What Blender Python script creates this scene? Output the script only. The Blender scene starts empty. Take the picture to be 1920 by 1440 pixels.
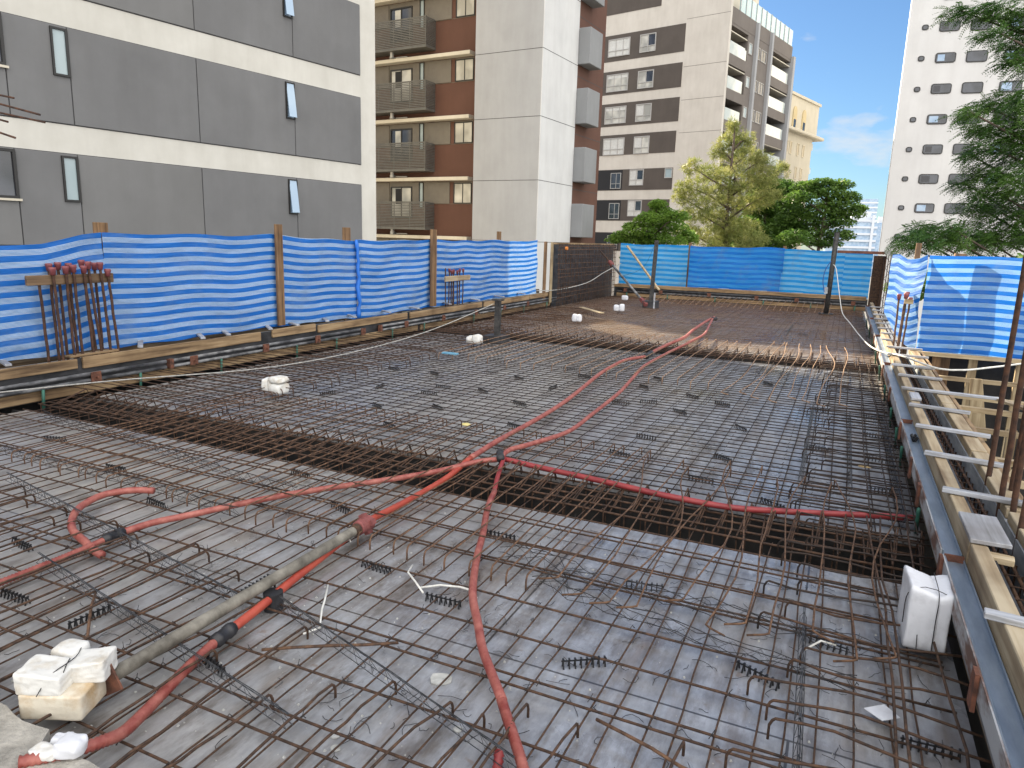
import bpy, math, random
import numpy as np
from mathutils import Vector, Matrix
random.seed(7)
rng = np.random.default_rng(7)
scene = bpy.context.scene
COL = scene.collection
R = math.radians

# ------------------------------------------------------------------ camera
cam_d = bpy.data.cameras.new("camera"); cam = bpy.data.objects.new("camera", cam_d); COL.objects.link(cam)
cam_d.sensor_fit = 'HORIZONTAL'; cam_d.sensor_width = 36.0; cam_d.lens = 1340/1920*36.0
cam_d.clip_start = 0.05; cam_d.clip_end = 3000
def cam_matrix(yaw, pitch, roll):
    c, s = math.cos(pitch), math.sin(pitch)
    fwd = Vector((0, c, -s)); up = Vector((0, s, c)); right = Vector((1, 0, 0))
    cr, sr = math.cos(roll), math.sin(roll)
    ix = right*cr + up*sr; iy = up*cr - right*sr
    Z = Matrix.Rotation(yaw, 3, 'Z')
    ix, iy, fz = Z@ix, Z@iy, Z@fwd
    m = Matrix((ix, iy, -fz)).transposed().to_4x4()
    return m
cam.matrix_world = Matrix.Translation((0, 0, 1.7)) @ cam_matrix(R(24.45694), R(11.46893), R(1.7756))
scene.camera = cam

# ------------------------------------------------------------------ light
FILL_CLOUD = 16.5
CUMULUS = (0.0144, 0.9915, 0.3357)     # direction of a small cloud, z stretched by 2.6
SUN_AZ, SUN_EL = 307.0, 27.0          # azimuth clockwise from +Y
w = bpy.data.worlds.new("World"); scene.world = w; w.use_nodes = True
wn, wl = w.node_tree.nodes, w.node_tree.links
for n in list(wn): wn.remove(n)
out = wn.new('ShaderNodeOutputWorld'); bg = wn.new('ShaderNodeBackground'); bg.inputs[1].default_value = 0.05
sky = wn.new('ShaderNodeTexSky'); sky.sky_type = 'NISHITA'; sky.sun_disc = False
sky.sun_elevation = R(SUN_EL); sky.sun_rotation = R(SUN_AZ); sky.air_density = 1.0; sky.dust_density = 0.4; sky.ozone_density = 2.0
tc = wn.new('ShaderNodeTexCoord'); mp = wn.new('ShaderNodeMapping')
mp.inputs['Scale'].default_value = (1.0, 1.0, 2.6); mp.inputs['Location'].default_value = (0.31, 0.12, 0.05)
nz = wn.new('ShaderNodeTexNoise'); nz.inputs['Scale'].default_value = 3.2; nz.inputs['Detail'].default_value = 7; nz.inputs['Roughness'].default_value = 0.55
# a bright unseen cloud bank is added as fill light opposite the sun; only wisps reach the rest
dt = wn.new('ShaderNodeVectorMath'); dt.operation = 'DOT_PRODUCT'; dt.inputs[1].default_value = (0.62, -0.68, 0.42)
bi = wn.new('ShaderNodeMapRange'); bi.inputs[1].default_value = 0.05; bi.inputs[2].default_value = 0.5; bi.inputs[3].default_value = -0.035; bi.inputs[4].default_value = 0.34
ad = wn.new('ShaderNodeMath'); ad.operation = 'ADD'
rp = wn.new('ShaderNodeValToRGB'); rp.color_ramp.elements[0].position = 0.54; rp.color_ramp.elements[1].position = 0.74
rp.color_ramp.elements[1].color = (0.95, 0.95, 0.95, 1)
cb = wn.new('ShaderNodeMapRange'); cb.inputs[1].default_value = 0.05; cb.inputs[2].default_value = 0.55; cb.inputs[3].default_value = 5.4; cb.inputs[4].default_value = FILL_CLOUD
cc = wn.new('ShaderNodeVectorMath'); cc.operation = 'SCALE'; cc.inputs[0].default_value = (1.0, 0.985, 0.96)
mx = wn.new('ShaderNodeMix'); mx.data_type = 'RGBA'
wl.new(tc.outputs['Generated'], mp.inputs[0]); wl.new(mp.outputs[0], nz.inputs['Vector']); wl.new(tc.outputs['Generated'], dt.inputs[0])
wl.new(dt.outputs['Value'], bi.inputs[0]); wl.new(dt.outputs['Value'], cb.inputs[0]); wl.new(nz.outputs[0], ad.inputs[0]); wl.new(bi.outputs[0], ad.inputs[1]); wl.new(ad.outputs[0], rp.inputs[0])
cv = wn.new('ShaderNodeVectorMath'); cv.operation = 'DISTANCE'; cv.inputs[1].default_value = CUMULUS
cs_ = wn.new('ShaderNodeMapping'); cs_.inputs['Scale'].default_value = (1, 1, 2.6); wl.new(tc.outputs['Generated'], cs_.inputs[0]); wl.new(cs_.outputs[0], cv.inputs[0])
n2 = wn.new('ShaderNodeTexNoise'); n2.inputs['Scale'].default_value = 22; n2.inputs['Detail'].default_value = 6; wl.new(cs_.outputs[0], n2.inputs['Vector'])
m1 = wn.new('ShaderNodeMapRange'); m1.inputs[1].default_value = 0.11; m1.inputs[2].default_value = 0.0; m1.inputs[3].default_value = -0.25; m1.inputs[4].default_value = 0.30; wl.new(cv.outputs['Value'], m1.inputs[0])
a2 = wn.new('ShaderNodeMath'); a2.operation = 'ADD'; wl.new(m1.outputs[0], a2.inputs[0]); wl.new(n2.outputs[0], a2.inputs[1])
r2 = wn.new('ShaderNodeValToRGB'); r2.color_ramp.elements[0].position = 0.46; r2.color_ramp.elements[1].position = 0.80; r2.color_ramp.elements[1].color = (.75,.75,.75,1); wl.new(a2.outputs[0], r2.inputs[0])
mxx = wn.new('ShaderNodeMath'); mxx.operation = 'MAXIMUM'; wl.new(rp.outputs[0], mxx.inputs[0]); wl.new(r2.outputs[0], mxx.inputs[1])
wl.new(cb.outputs[0], cc.inputs['Scale']); wl.new(mxx.outputs[0], mx.inputs[0]); tn = wn.new('ShaderNodeVectorMath'); tn.operation = 'MULTIPLY'; tn.inputs[1].default_value = (0.56, 0.73, 0.90)
wl.new(sky.outputs[0], tn.inputs[0]); wl.new(tn.outputs[0], mx.inputs[6]); wl.new(cc.outputs[0], mx.inputs[7]); wl.new(mx.outputs[2], bg.inputs[0]); wl.new(bg.outputs[0], out.inputs[0])

sd = bpy.data.lights.new("sun", 'SUN'); sd.energy = 5.0; sd.angle = R(0.5); sd.color = (1.0, 0.85, 0.62)
sun = bpy.data.objects.new("sun", sd); COL.objects.link(sun)
az, el = R(SUN_AZ), R(SUN_EL)
to_sun = Vector((math.sin(az)*math.cos(el), math.cos(az)*math.cos(el), math.sin(el)))
sun.rotation_euler = to_sun.to_track_quat('Z', 'Y').to_euler(); sun.location = (-30, 20, 40)

scene.view_settings.view_transform = 'Standard'; scene.view_settings.look = 'None'
scene.view_settings.exposure = 1.72; scene.view_settings.gamma = 1.0
scene.render.engine = 'CYCLES'
scene.cycles.max_bounces = 6; scene.cycles.diffuse_bounces = 3; scene.cycles.glossy_bounces = 3; scene.cycles.transmission_bounces = 4
scene.cycles.transparent_max_bounces = 6

# ------------------------------------------------------------------ helpers
class MB:
    def __init__(s): s.v = []; s.f = []; s.uv = None
    def box(s, a, b):
        (x0, y0, z0), (x1, y1, z1) = a, b
        s.hexa([(x0,y0,z0),(x1,y0,z0),(x1,y1,z0),(x0,y1,z0),(x0,y0,z1),(x1,y0,z1),(x1,y1,z1),(x0,y1,z1)])
        return s
    def hexa(s, p):
        n = len(s.v); s.v += [tuple(q) for q in p]
        s.f += [tuple(n+i for i in q) for q in ((3,2,1,0),(4,5,6,7),(0,1,5,4),(1,2,6,5),(2,3,7,6),(3,0,4,7))]
        return s
    def beam(s, p, q, wd, ht, up=(0,0,1)):       # a plank from p to q, centred
        p, q, up = Vector(p), Vector(q), Vector(up)
        d = (q-p).normalized(); sd_ = d.cross(up)
        if sd_.length < 1e-4: sd_ = d.cross(Vector((1,0,0)))
        sd_.normalize(); u = sd_.cross(d)
        a, b = sd_*wd/2, u*ht/2
        s.hexa([p-a-b, p+a-b, q+a-b, q-a-b, p-a+b, p+a+b, q+a+b, q-a+b]); return s
    def tube(s, pts, r, n=6, caps=True):
        pts = [Vector(p) for p in pts]; m = len(pts); rr = r if hasattr(r, '__len__') else [r]*m
        t0 = (pts[1]-pts[0]).normalized()
        ref = Vector((0,0,1)) if abs(t0.z) < 0.9 else Vector((1,0,0))
        a = t0.cross(ref).normalized(); base = len(s.v)
        for i in range(m):
            t = (pts[min(i+1,m-1)]-pts[max(i-1,0)])
            t = t.normalized() if t.length > 1e-9 else t0
            a = (a - t*a.dot(t)); a = a.normalized() if a.length > 1e-6 else t.orthogonal().normalized()
            b = t.cross(a)
            for k in range(n):
                g = 2*math.pi*k/n
                s.v.append(tuple(pts[i] + (a*math.cos(g)+b*math.sin(g))*rr[i]))
        for i in range(m-1):
            for k in range(n):
                k2 = (k+1) % n
                s.f.append((base+i*n+k, base+i*n+k2, base+(i+1)*n+k2, base+(i+1)*n+k))
        if caps:
            s.f.append(tuple(base+k for k in range(n-1,-1,-1))); s.f.append(tuple(base+(m-1)*n+k for k in range(n)))
        return s
    def poly(s, pts): n = len(s.v); s.v += [tuple(p) for p in pts]; s.f.append(tuple(range(n, n+len(pts)))); return s
    def prism(s, pts, off):                      # closed outline extruded by off
        off = Vector(off); n = len(pts); b = len(s.v)
        s.v += [tuple(p) for p in pts] + [tuple(Vector(p)+off) for p in pts]
        s.f.append(tuple(b+i for i in range(n-1,-1,-1))); s.f.append(tuple(b+n+i for i in range(n)))
        for i in range(n): j = (i+1) % n; s.f.append((b+i, b+j, b+n+j, b+n+i))
        return s

def mesh_of(name, mb, mat, off=(0,0,0), smooth=False):
    me = bpy.data.meshes.new(name)
    v = np.array(mb.v, dtype=float) - np.array(off)
    me.from_pydata(v.tolist(), [], mb.f); me.update()
    if mat: me.materials.append(mat)
    if smooth: me.polygons.foreach_set('use_smooth', [True]*len(me.polygons))
    if mb.uv is not None:
        ul = me.uv_layers.new(name='UVMap'); li = np.empty(len(me.loops), dtype=np.int32); me.loops.foreach_get('vertex_index', li)
        ul.data.foreach_set('uv', np.array(mb.uv)[li].ravel())
    return me
def obj(name, mb, mat, parent=None, smooth=False, label=None, cat=None, group=None, kind=None):
    if parent is not None:
        loc = parent.get('_w', (0,0,0)); me = mesh_of(name, mb, mat, loc, smooth)
        o = bpy.data.objects.new(name, me); COL.objects.link(o); o.parent = parent; o['_w'] = tuple(loc)
    else:
        a = np.array(mb.v); loc = ((a[:,0].min()+a[:,0].max())/2, (a[:,1].min()+a[:,1].max())/2, a[:,2].min())
        if kind: loc = (0,0,0)
        me = mesh_of(name, mb, mat, loc, smooth); o = bpy.data.objects.new(name, me); COL.objects.link(o); o.location = loc; o['_w'] = tuple(loc)
    tag(o, label, cat, group, kind); return o
def tag(o, label=None, cat=None, group=None, kind=None):
    if label: o['label'] = label
    if cat: o['category'] = cat
    if group: o['group'] = group
    if kind: o['kind'] = kind
def thing(name, label, cat, loc=(0,0,0), group=None):
    o = bpy.data.objects.new(name, None); COL.objects.link(o); o.location = loc; o['_w'] = tuple(loc); o.empty_display_size = 0.1
    tag(o, label, cat, group); return o
def bevel(o, wd=0.004, seg=1):
    m = o.modifiers.new('bevel', 'BEVEL'); m.width = wd; m.segments = seg; m.limit_method = 'ANGLE'; return o

# ------------------------------------------------------------------ materials
def base_mat(name):
    m = bpy.data.materials.new(name); m.use_nodes = True; nt = m.node_tree
    return m, nt, nt.nodes['Principled BSDF']
def N(nt, t, **k):
    n = nt.nodes.new(t)
    for a, b in k.items(): setattr(n, a, b)
    return n
def ramp(nt, src, stops):
    r = N(nt, 'ShaderNodeValToRGB'); e = r.color_ramp.elements
    while len(e) < len(stops): e.new(0.5)
    for i, (p, c) in enumerate(stops): e[i].position = p; e[i].color = (*c, 1) if len(c) == 3 else c
    nt.links.new(src, r.inputs[0]); return r
def noise(nt, scale, detail=4, rough=0.6, mapscale=None, coord='Object'):
    t = N(nt, 'ShaderNodeTexCoord'); n = N(nt, 'ShaderNodeTexNoise'); src = t.outputs[coord]
    if coord == 'World':
        pass
    if mapscale:
        mp_ = N(nt, 'ShaderNodeMapping'); mp_.inputs['Scale'].default_value = mapscale; nt.links.new(src, mp_.inputs[0]); src = mp_.outputs[0]
    nt.links.new(src, n.inputs['Vector']); n.inputs['Scale'].default_value = scale; n.inputs['Detail'].default_value = detail; n.inputs['Roughness'].default_value = rough
    return n
def mixc(nt, fac, a, b, mode='MIX'):
    m = N(nt, 'ShaderNodeMix', data_type='RGBA', blend_type=mode)
    for s, v in ((0, fac), (6, a), (7, b)):
        if hasattr(v, 'is_output'): nt.links.new(v, m.inputs[s])
        else: m.inputs[s].default_value = v if s == 0 else (*v, 1)
    return m.outputs[2]
def bump(nt, bsdf, src, strength=0.3, dist=0.01):
    b = N(nt, 'ShaderNodeBump'); b.inputs['Strength'].default_value = strength; b.inputs['Distance'].default_value = dist
    nt.links.new(src, b.inputs['Height']); nt.links.new(b.outputs[0], bsdf.inputs['Normal'])
def simple(name, c1, c2, scale=8, rough=0.7, bmp=0.15, metal=0.0, lo=0.35, hi=0.68, mapscale=None, detail=5, rvar=0.12, dist=0.01, spec=None):
    m, nt, b = base_mat(name); n = noise(nt, scale, detail, 0.62, mapscale)
    r = ramp(nt, n.outputs[0], [(lo, c1), (hi, c2)]); nt.links.new(r.outputs[0], b.inputs['Base Color'])
    mr = N(nt, 'ShaderNodeMapRange'); mr.inputs[3].default_value = max(0.05, rough-rvar); mr.inputs[4].default_value = min(1, rough+rvar)
    nt.links.new(n.outputs[0], mr.inputs[0]); nt.links.new(mr.outputs[0], b.inputs['Roughness']); b.inputs['Metallic'].default_value = metal
    if spec is not None: b.inputs['Specular IOR Level'].default_value = spec
    if bmp: bump(nt, b, n.outputs[0], bmp, dist)
    return m
def flat(name, c, rough=0.5, metal=0.0):
    m, nt, b = base_mat(name); b.inputs['Base Color'].default_value = (*c, 1); b.inputs['Roughness'].default_value = rough; b.inputs['Metallic'].default_value = metal; return m

RUST = simple('rusty_steel', (.024,.014,.010), (.115,.06,.034), 30, .8, .3, .1)
RUST_O = simple('orange_rust_steel', (.045,.023,.014), (.20,.108,.06), 26, .78, .3, .1)
RUST_P = simple('lit_pale_rust_steel', (.13,.075,.045), (.42,.27,.17), 22, .75, .2, .1)  # paler copy of the rust, sunlight on the far bars put into the colour
DARKBAR = simple('dark_weathered_steel', (.014,.011,.010), (.058,.036,.026), 24, .75, .25, .2)
BIGRUST = simple('ribbed_rust', (.028,.014,.010), (.115,.052,.028), 18, .85, .3)
CLIPRUST = simple('red_rust', (.07,.03,.02), (.22,.085,.05), 20, .85, .4)
WIRE = simple('black_wire', (.012,.012,.014), (.05,.045,.045), 30, .5, 0, .4)
GALV = simple('grey_wire', (.02,.021,.023), (.14,.145,.155), 40, .42, 0, .6)
BLACKP = simple('black_plastic', (.008,.008,.009), (.022,.022,.024), 10, .45, .05)
RED = simple('red_conduit', (.22,.042,.034), (.40,.14,.11), 16, .5, .08)
RED2 = simple('dark_red_conduit', (.20,.022,.026), (.32,.045,.045), 7, .5, .08)
ORANGE = simple('orange_conduit', (.34,.05,.03), (.45,.085,.05), 7, .45, .05)
BLACKC = simple('black_coupler', (.012,.012,.014), (.035,.035,.04), 20, .5, .1)
PROP = simple('cement_stained_steel', (.085,.075,.06), (.27,.25,.21), 9, .75, .4, .1, mapscale=(1,1,1))
REDP = simple('worn_red_paint', (.13,.035,.033), (.25,.075,.07), 14, .7, .3)
GREENP = simple('green_tube_paint', (.02,.10,.075), (.05,.17,.125), 12, .6, .1)
BLACKPOST = simple('black_painted_post', (.012,.012,.013), (.07,.065,.06), 16, .6, .35)
FOAM = simple('white_foam', (.44,.37,.27), (.68,.67,.64), 9, .6, .6, lo=.25, hi=.48, dist=.012)
FOAMY = simple('aged_foam', (.42,.27,.12), (.66,.60,.49), 6, .65, .25, lo=.33, hi=.55, dist=.03)
FOAMB = simple('clean_foam', (.50,.50,.52), (.67,.68,.72), 8, .5, .5, lo=.25, hi=.5, dist=.01)
STEELCH = simple('blue_grey_channel', (.22,.275,.345), (.34,.40,.48), 6, .42, .12, .55, mapscale=(3,.6,3))
CHANEDGE = simple('rusted_flange', (.15,.085,.065), (.40,.41,.43), 5, .7, .4, .1, lo=.40, hi=.56, mapscale=(2,.8,2))
PIPE = simple('cement_grey_pipe', (.06,.06,.065), (.28,.28,.285), 9, .55, .35, .3, lo=.38, hi=.66, mapscale=(1,.5,1))
BLACKPLY = simple('black_plywood', (.012,.012,.014), (.06,.06,.065), 9, .6, .3, mapscale=(1,.35,1))
GREYPLY = simple('cement_grey_plywood', (.20,.22,.245), (.46,.48,.5), 7, .8, .25, mapscale=(1,.5,2))
CONC = simple('rough_concrete', (.22,.205,.18), (.47,.44,.39), 11, .95, .9, dist=.03, detail=8)
PALECONC = simple('pale_concrete_dust', (.36,.36,.34), (.52,.52,.5), 30, .9, .2)
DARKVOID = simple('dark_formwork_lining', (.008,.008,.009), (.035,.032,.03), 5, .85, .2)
CAPRED = simple('red_rubber_cap', (.17,.04,.046), (.28,.085,.09), 12, .55, .1)
ROPE = simple('grey_cable', (.28,.27,.25), (.5,.49,.46), 30, .7, .2)
CABLEW = simple('pale_cable', (.55,.54,.5), (.78,.77,.73), 30, .6, .1)

def wood(name, axis, c1, c2, c3=None, rough=.75):
    m, nt, b = base_mat(name); ms = [14, 14, 14]; ms[axis] = 0.7
    n = noise(nt, 1.6, 6, .6, tuple(ms)); n2 = noise(nt, 1.3, 4, .6)
    r = ramp(nt, n.outputs[0], [(.33, c1), (.5, c2), (.66, c3 or c2)])
    r2 = ramp(nt, n2.outputs[0], [(.34, (.45,.4,.36)), (.55, (1,1,1))])
    k = mixc(nt, 0.8, r.outputs[0], r2.outputs[0], 'MULTIPLY')
    nt.links.new(k, b.inputs['Base Color']); b.inputs['Roughness'].default_value = rough
    bump(nt, b, n.outputs[0], .35, .004); return m
W_Y = wood('weathered_board', 1, (.10,.06,.03), (.28,.185,.098), (.38,.27,.15))
W_X = wood('weathered_board_cross', 0, (.12,.07,.035), (.32,.21,.11), (.44,.3,.16))
W_Z = wood('brown_post_wood', 2, (.07,.038,.02), (.2,.115,.055), (.3,.18,.09))
W_DK = wood('dark_template_board', 1, (.06,.035,.02), (.16,.10,.055), (.23,.15,.085))
PINE_Y = wood('raw_pine', 1, (.23,.16,.09), (.37,.29,.185), (.46,.385,.27))
PINE_X = wood('raw_pine_cross', 0, (.26,.185,.10), (.42,.33,.20), (.52,.43,.29))
PINE_Z = wood('raw_pine_upright', 2, (.22,.155,.085), (.36,.28,.165), (.48,.39,.25))
GREYW_X = wood('grey_batten_wood', 0, (.22,.22,.22), (.36,.37,.4), (.46,.48,.52), .5)
GREYW_Y = wood('grey_board_wood', 1, (.22,.22,.22), (.36,.37,.4), (.46,.48,.52), .5)

def plywood():
    m, nt, b = base_mat('film_faced_plywood')
    t = N(nt, 'ShaderNodeTexCoord'); L = nt.links
    n1 = noise(nt, .55, 6, .62); n2 = noise(nt, 5, 6, .68); n3 = noise(nt, 2.2, 5, .65, (3.2, .55, 1)); n4 = noise(nt, 150, 2, .6)
    base = ramp(nt, n2.outputs[0], [(.28, (.185,.183,.19)), (.50, (.285,.295,.32)), (.74, (.37,.39,.435))])
    st = ramp(nt, n3.outputs[0], [(.50, (0,0,0)), (.68, (.8,.8,.8))])
    warm = mixc(nt, st.outputs[0], base.outputs[0], (.165,.13,.105))
    cem = ramp(nt, n1.outputs[0], [(.50, (0,0,0)), (.66, (.75,.75,.75))])
    dust = mixc(nt, cem.outputs[0], warm, (.33,.315,.295))
    sp = ramp(nt, n4.outputs[0], [(.70, (0,0,0)), (.76, (.18,.18,.18))])
    dust = mixc(nt, sp.outputs[0], dust, (.42,.41,.4))
    n7 = noise(nt, 38, 4, .7, (1, .35, 1)); gr = ramp(nt, n7.outputs[0], [(.32, (.78,.77,.76)), (.66, (1.1,1.1,1.1))]); dust = mixc(nt, .9, dust, gr.outputs[0], 'MULTIPLY')
    n8 = noise(nt, 11, 3, .6); sc8 = ramp(nt, n8.outputs[0], [(.66, (0,0,0)), (.72, (.55,.55,.55))]); dust = mixc(nt, sc8.outputs[0], dust, (.16,.10,.065))
    # cement dust on the left side, rust brown beyond the second beam, its gold standing in for warmer sunlight
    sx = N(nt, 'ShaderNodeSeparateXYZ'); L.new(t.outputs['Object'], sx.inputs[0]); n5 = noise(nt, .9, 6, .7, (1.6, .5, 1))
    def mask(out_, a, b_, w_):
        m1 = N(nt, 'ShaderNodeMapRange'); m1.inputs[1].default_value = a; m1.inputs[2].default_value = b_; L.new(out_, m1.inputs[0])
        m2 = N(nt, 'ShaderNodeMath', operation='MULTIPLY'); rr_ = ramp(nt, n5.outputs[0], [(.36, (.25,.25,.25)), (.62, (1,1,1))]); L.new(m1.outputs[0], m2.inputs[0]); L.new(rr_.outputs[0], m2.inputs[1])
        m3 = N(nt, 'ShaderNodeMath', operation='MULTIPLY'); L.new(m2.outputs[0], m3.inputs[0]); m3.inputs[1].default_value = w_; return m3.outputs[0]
    dust = mixc(nt, mask(sx.outputs[0], -1.2, -3.6, .75), dust, (.37,.345,.31))
    n6 = noise(nt, 3.4, 6, .7, (2.2, .7, 1)); dk = ramp(nt, n6.outputs[0], [(.50, (0,0,0)), (.68, (.85,.85,.85))])
    dust = mixc(nt, dk.outputs[0], dust, (.105,.088,.075))
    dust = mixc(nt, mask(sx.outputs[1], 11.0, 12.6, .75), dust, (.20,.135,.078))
    # sheet joints
    br = N(nt, 'ShaderNodeTexBrick'); L.new(t.outputs['Object'], br.inputs['Vector'])
    br.inputs['Scale'].default_value = 1; br.inputs['Brick Width'].default_value = 2.44; br.inputs['Row Height'].default_value = 1.22
    br.inputs['Mortar Size'].default_value = .006; br.inputs['Mortar Smooth'].default_value = .3; br.inputs['Bias'].default_value = 0
    br.inputs['Color1'].default_value = (1,1,1,1); br.inputs['Color2'].default_value = (.86,.87,.9,1); br.inputs['Mortar'].default_value = (.22,.2,.18,1)
    col = mixc(nt, 1.0, dust, br.outputs['Color'], 'MULTIPLY')
    L.new(col, b.inputs['Base Color'])
    ro = N(nt, 'ShaderNodeMapRange'); ro.inputs[1].default_value = .38; ro.inputs[2].default_value = .62; ro.inputs[3].default_value = .16; ro.inputs[4].default_value = .50
    L.new(n1.outputs[0], ro.inputs[0]); L.new(ro.outputs[0], b.inputs['Roughness']); b.inputs['Specular IOR Level'].default_value = 1.0
    bump(nt, b, n2.outputs[0], .12, .006); return m
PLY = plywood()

def tarp_mat(name, blue, light, white, trans, period=.113):
    m, nt, b = base_mat(name); L = nt.links
    t = N(nt, 'ShaderNodeTexCoord'); sep = N(nt, 'ShaderNodeSeparateXYZ'); L.new(t.outputs['UV'], sep.inputs[0])
    def mt(op, a, v=None):
        n = N(nt, 'ShaderNodeMath', operation=op); L.new(a, n.inputs[0])
        if v is not None: n.inputs[1].default_value = v
        return n.outputs[0]
    f = mt('FRACT', mt('DIVIDE', sep.outputs[1], period))
    bl = mt('LESS_THAN', f, .49)
    g = mt('LESS_THAN', mt('FRACT', mt('DIVIDE', sep.outputs[1], period*.51/5)), .5)
    wv = N(nt, 'ShaderNodeTexNoise'); mp_ = N(nt, 'ShaderNodeMapping'); mp_.inputs['Scale'].default_value = (1.2, 5, 1); L.new(t.outputs['UV'], mp_.inputs[0]); L.new(mp_.outputs[0], wv.inputs['Vector'])
    wv.inputs['Scale'].default_value = 2.2; wv.inputs['Detail'].default_value = 5
    lw = mixc(nt, g, light, white)
    c = mixc(nt, bl, lw, blue)
    var = ramp(nt, wv.outputs[0], [(.3, (.8,.82,.86)), (.7, (1.08,1.06,1.04))])
    c = mixc(nt, .8, c, var.outputs[0], 'MULTIPLY')
    dn = N(nt, 'ShaderNodeTexNoise'); L.new(t.outputs['Object'], dn.inputs['Vector']); dn.inputs['Scale'].default_value = 1.7; dn.inputs['Detail'].default_value = 7; dn.inputs['Roughness'].default_value = .7
    dr = ramp(nt, dn.outputs[0], [(.50, (0,0,0)), (.72, (.45,.45,.45))]); c = mixc(nt, dr.outputs[0], c, (.16,.25,.40))
    L.new(c, b.inputs['Base Color']); b.inputs['Roughness'].default_value = .58
    bump(nt, b, wv.outputs[0], .5, .05)
    tr = N(nt, 'ShaderNodeBsdfTranslucent'); L.new(c, tr.inputs[0]); ms = N(nt, 'ShaderNodeMixShader'); ms.inputs[0].default_value = trans
    L.new(b.outputs[0], ms.inputs[1]); L.new(tr.outputs[0], ms.inputs[2]); L.new(ms.outputs[0], nt.nodes['Material Output'].inputs[0]); return m
TARP = tarp_mat('blue_striped_tarpaulin', (.008,.145,.54), (.10,.28,.62), (.50,.60,.74), .20)
TARP_T = tarp_mat('pale_backlit_tarpaulin', (.016,.34,.84), (.08,.46,.88), (.30,.62,.90), .58, .15)  # paler blue, with light from behind the cloth put into the colour
TARP_D = tarp_mat('doubled_blue_tarpaulin', (.008,.20,.70), (.015,.27,.76), (.05,.35,.80), .52, .15)

def wall_mat(name, c, c2, rough=.85, sc=.7, bmp=.08):
    m, nt, b = base_mat(name); n = noise(nt, sc, 7, .62); n2 = noise(nt, sc*1.7, 4, .6, (2.5, 2.5, .35)); n3 = noise(nt, 14, 4, .6)
    r = ramp(nt, n.outputs[0], [(.3, c), (.7, c2)]); r2 = ramp(nt, n2.outputs[0], [(.36, (.93,.925,.92)), (.6, (1,1,1))])
    k = mixc(nt, .75, r.outputs[0], r2.outputs[0], 'MULTIPLY'); nt.links.new(k, b.inputs['Base Color']); b.inputs['Roughness'].default_value = rough
    bump(nt, b, n3.outputs[0], bmp, .01); return m
GREYPAINT = wall_mat('grey_wall_paint', (.148,.148,.150), (.192,.192,.194), sc=.5)
GREYPAINT_B = wall_mat('grey_wall_paint_paler', (.165,.164,.162), (.205,.204,.203), sc=.4)
OFFWHITE = wall_mat('exposed_pale_concrete', (.55,.53,.475), (.66,.64,.585))
BROWN = wall_mat('brown_wall_paint', (.105,.048,.032), (.125,.058,.039))
GREYLITE = wall_mat('light_grey_render', (.335,.34,.35), (.385,.39,.40))
WHITESIDE = wall_mat('white_render', (.58,.58,.575), (.66,.66,.65))
LEDGE = wall_mat('cream_ledge', (.58,.53,.43), (.66,.61,.5))
CREAM = wall_mat('cream_render', (.57,.53,.47), (.65,.61,.545))
TAUPE = wall_mat('taupe_band_paint', (.085,.07,.06), (.105,.088,.075))
TAUPE2 = wall_mat('taupe_grey_paint', (.15,.13,.115), (.18,.158,.142))
YELLOWC = wall_mat('yellow_cream_render', (.49,.465,.39), (.56,.53,.45))
TOWERW = wall_mat('white_tower_render', (.62,.61,.6), (.7,.69,.675), sc=.25)
BOXGREY = wall_mat('grey_box_paint', (.23,.235,.24), (.27,.275,.28))
PANEL = simple('taupe_shutter', (.15,.13,.105), (.175,.155,.125), 4, .6, .05)
BALU = simple('taupe_metal_slats', (.105,.101,.09), (.14,.135,.12), 4, .5, .05)
FRAME = flat('dark_window_frame', (.022,.021,.02), .5)
GREYBLIND = flat('grey_blind', (.07,.07,.075), .6)
FRAMEL = flat('light_window_frame', (.42,.41,.39), .5)
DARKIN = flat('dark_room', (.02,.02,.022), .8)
JOINT = flat('wall_joint_shadow_gap', (.07,.07,.072), .9)
def glass(name, c, rough=.08, c2=None):
    m, nt, b = base_mat(name); n = noise(nt, .9, 2, .5); r = ramp(nt, n.outputs[0], [(.4, c), (.6, c2 or c)])
    nt.links.new(r.outputs[0], b.inputs['Base Color']); b.inputs['Roughness'].default_value = rough; b.inputs['Specular IOR Level'].default_value = .8; return m
FROST = glass('frosted_blue_glass', (.30,.38,.40), .25, (.36,.44,.46))
BLUEGL = glass('sky_lit_glass', (.34,.46,.60), .06, (.40,.52,.64))
CURT = glass('window_with_pale_curtain', (.34,.33,.29), .12, (.62,.6,.53))
BLIND = simple('white_blind', (.55,.55,.52), (.66,.66,.63), 6, .6, 0)
DARKGL = glass('dark_glass', (.018,.02,.026), .06, (.05,.055,.07))
BALGL = glass('pale_balcony_glass', (.50,.56,.54), .06, (.62,.66,.62))
ROOFGL = glass('roof_terrace_glass', (.30,.47,.52), .08, (.36,.52,.56))
FARBL = glass('haze_blue_glass', (.24,.36,.52), .15, (.36,.48,.62))  # pale blue with distance haze put into the colour
FARW = flat('haze_white_concrete', (.66,.70,.76), .8)  # bluish white carries the haze of distance in its base colour

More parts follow.
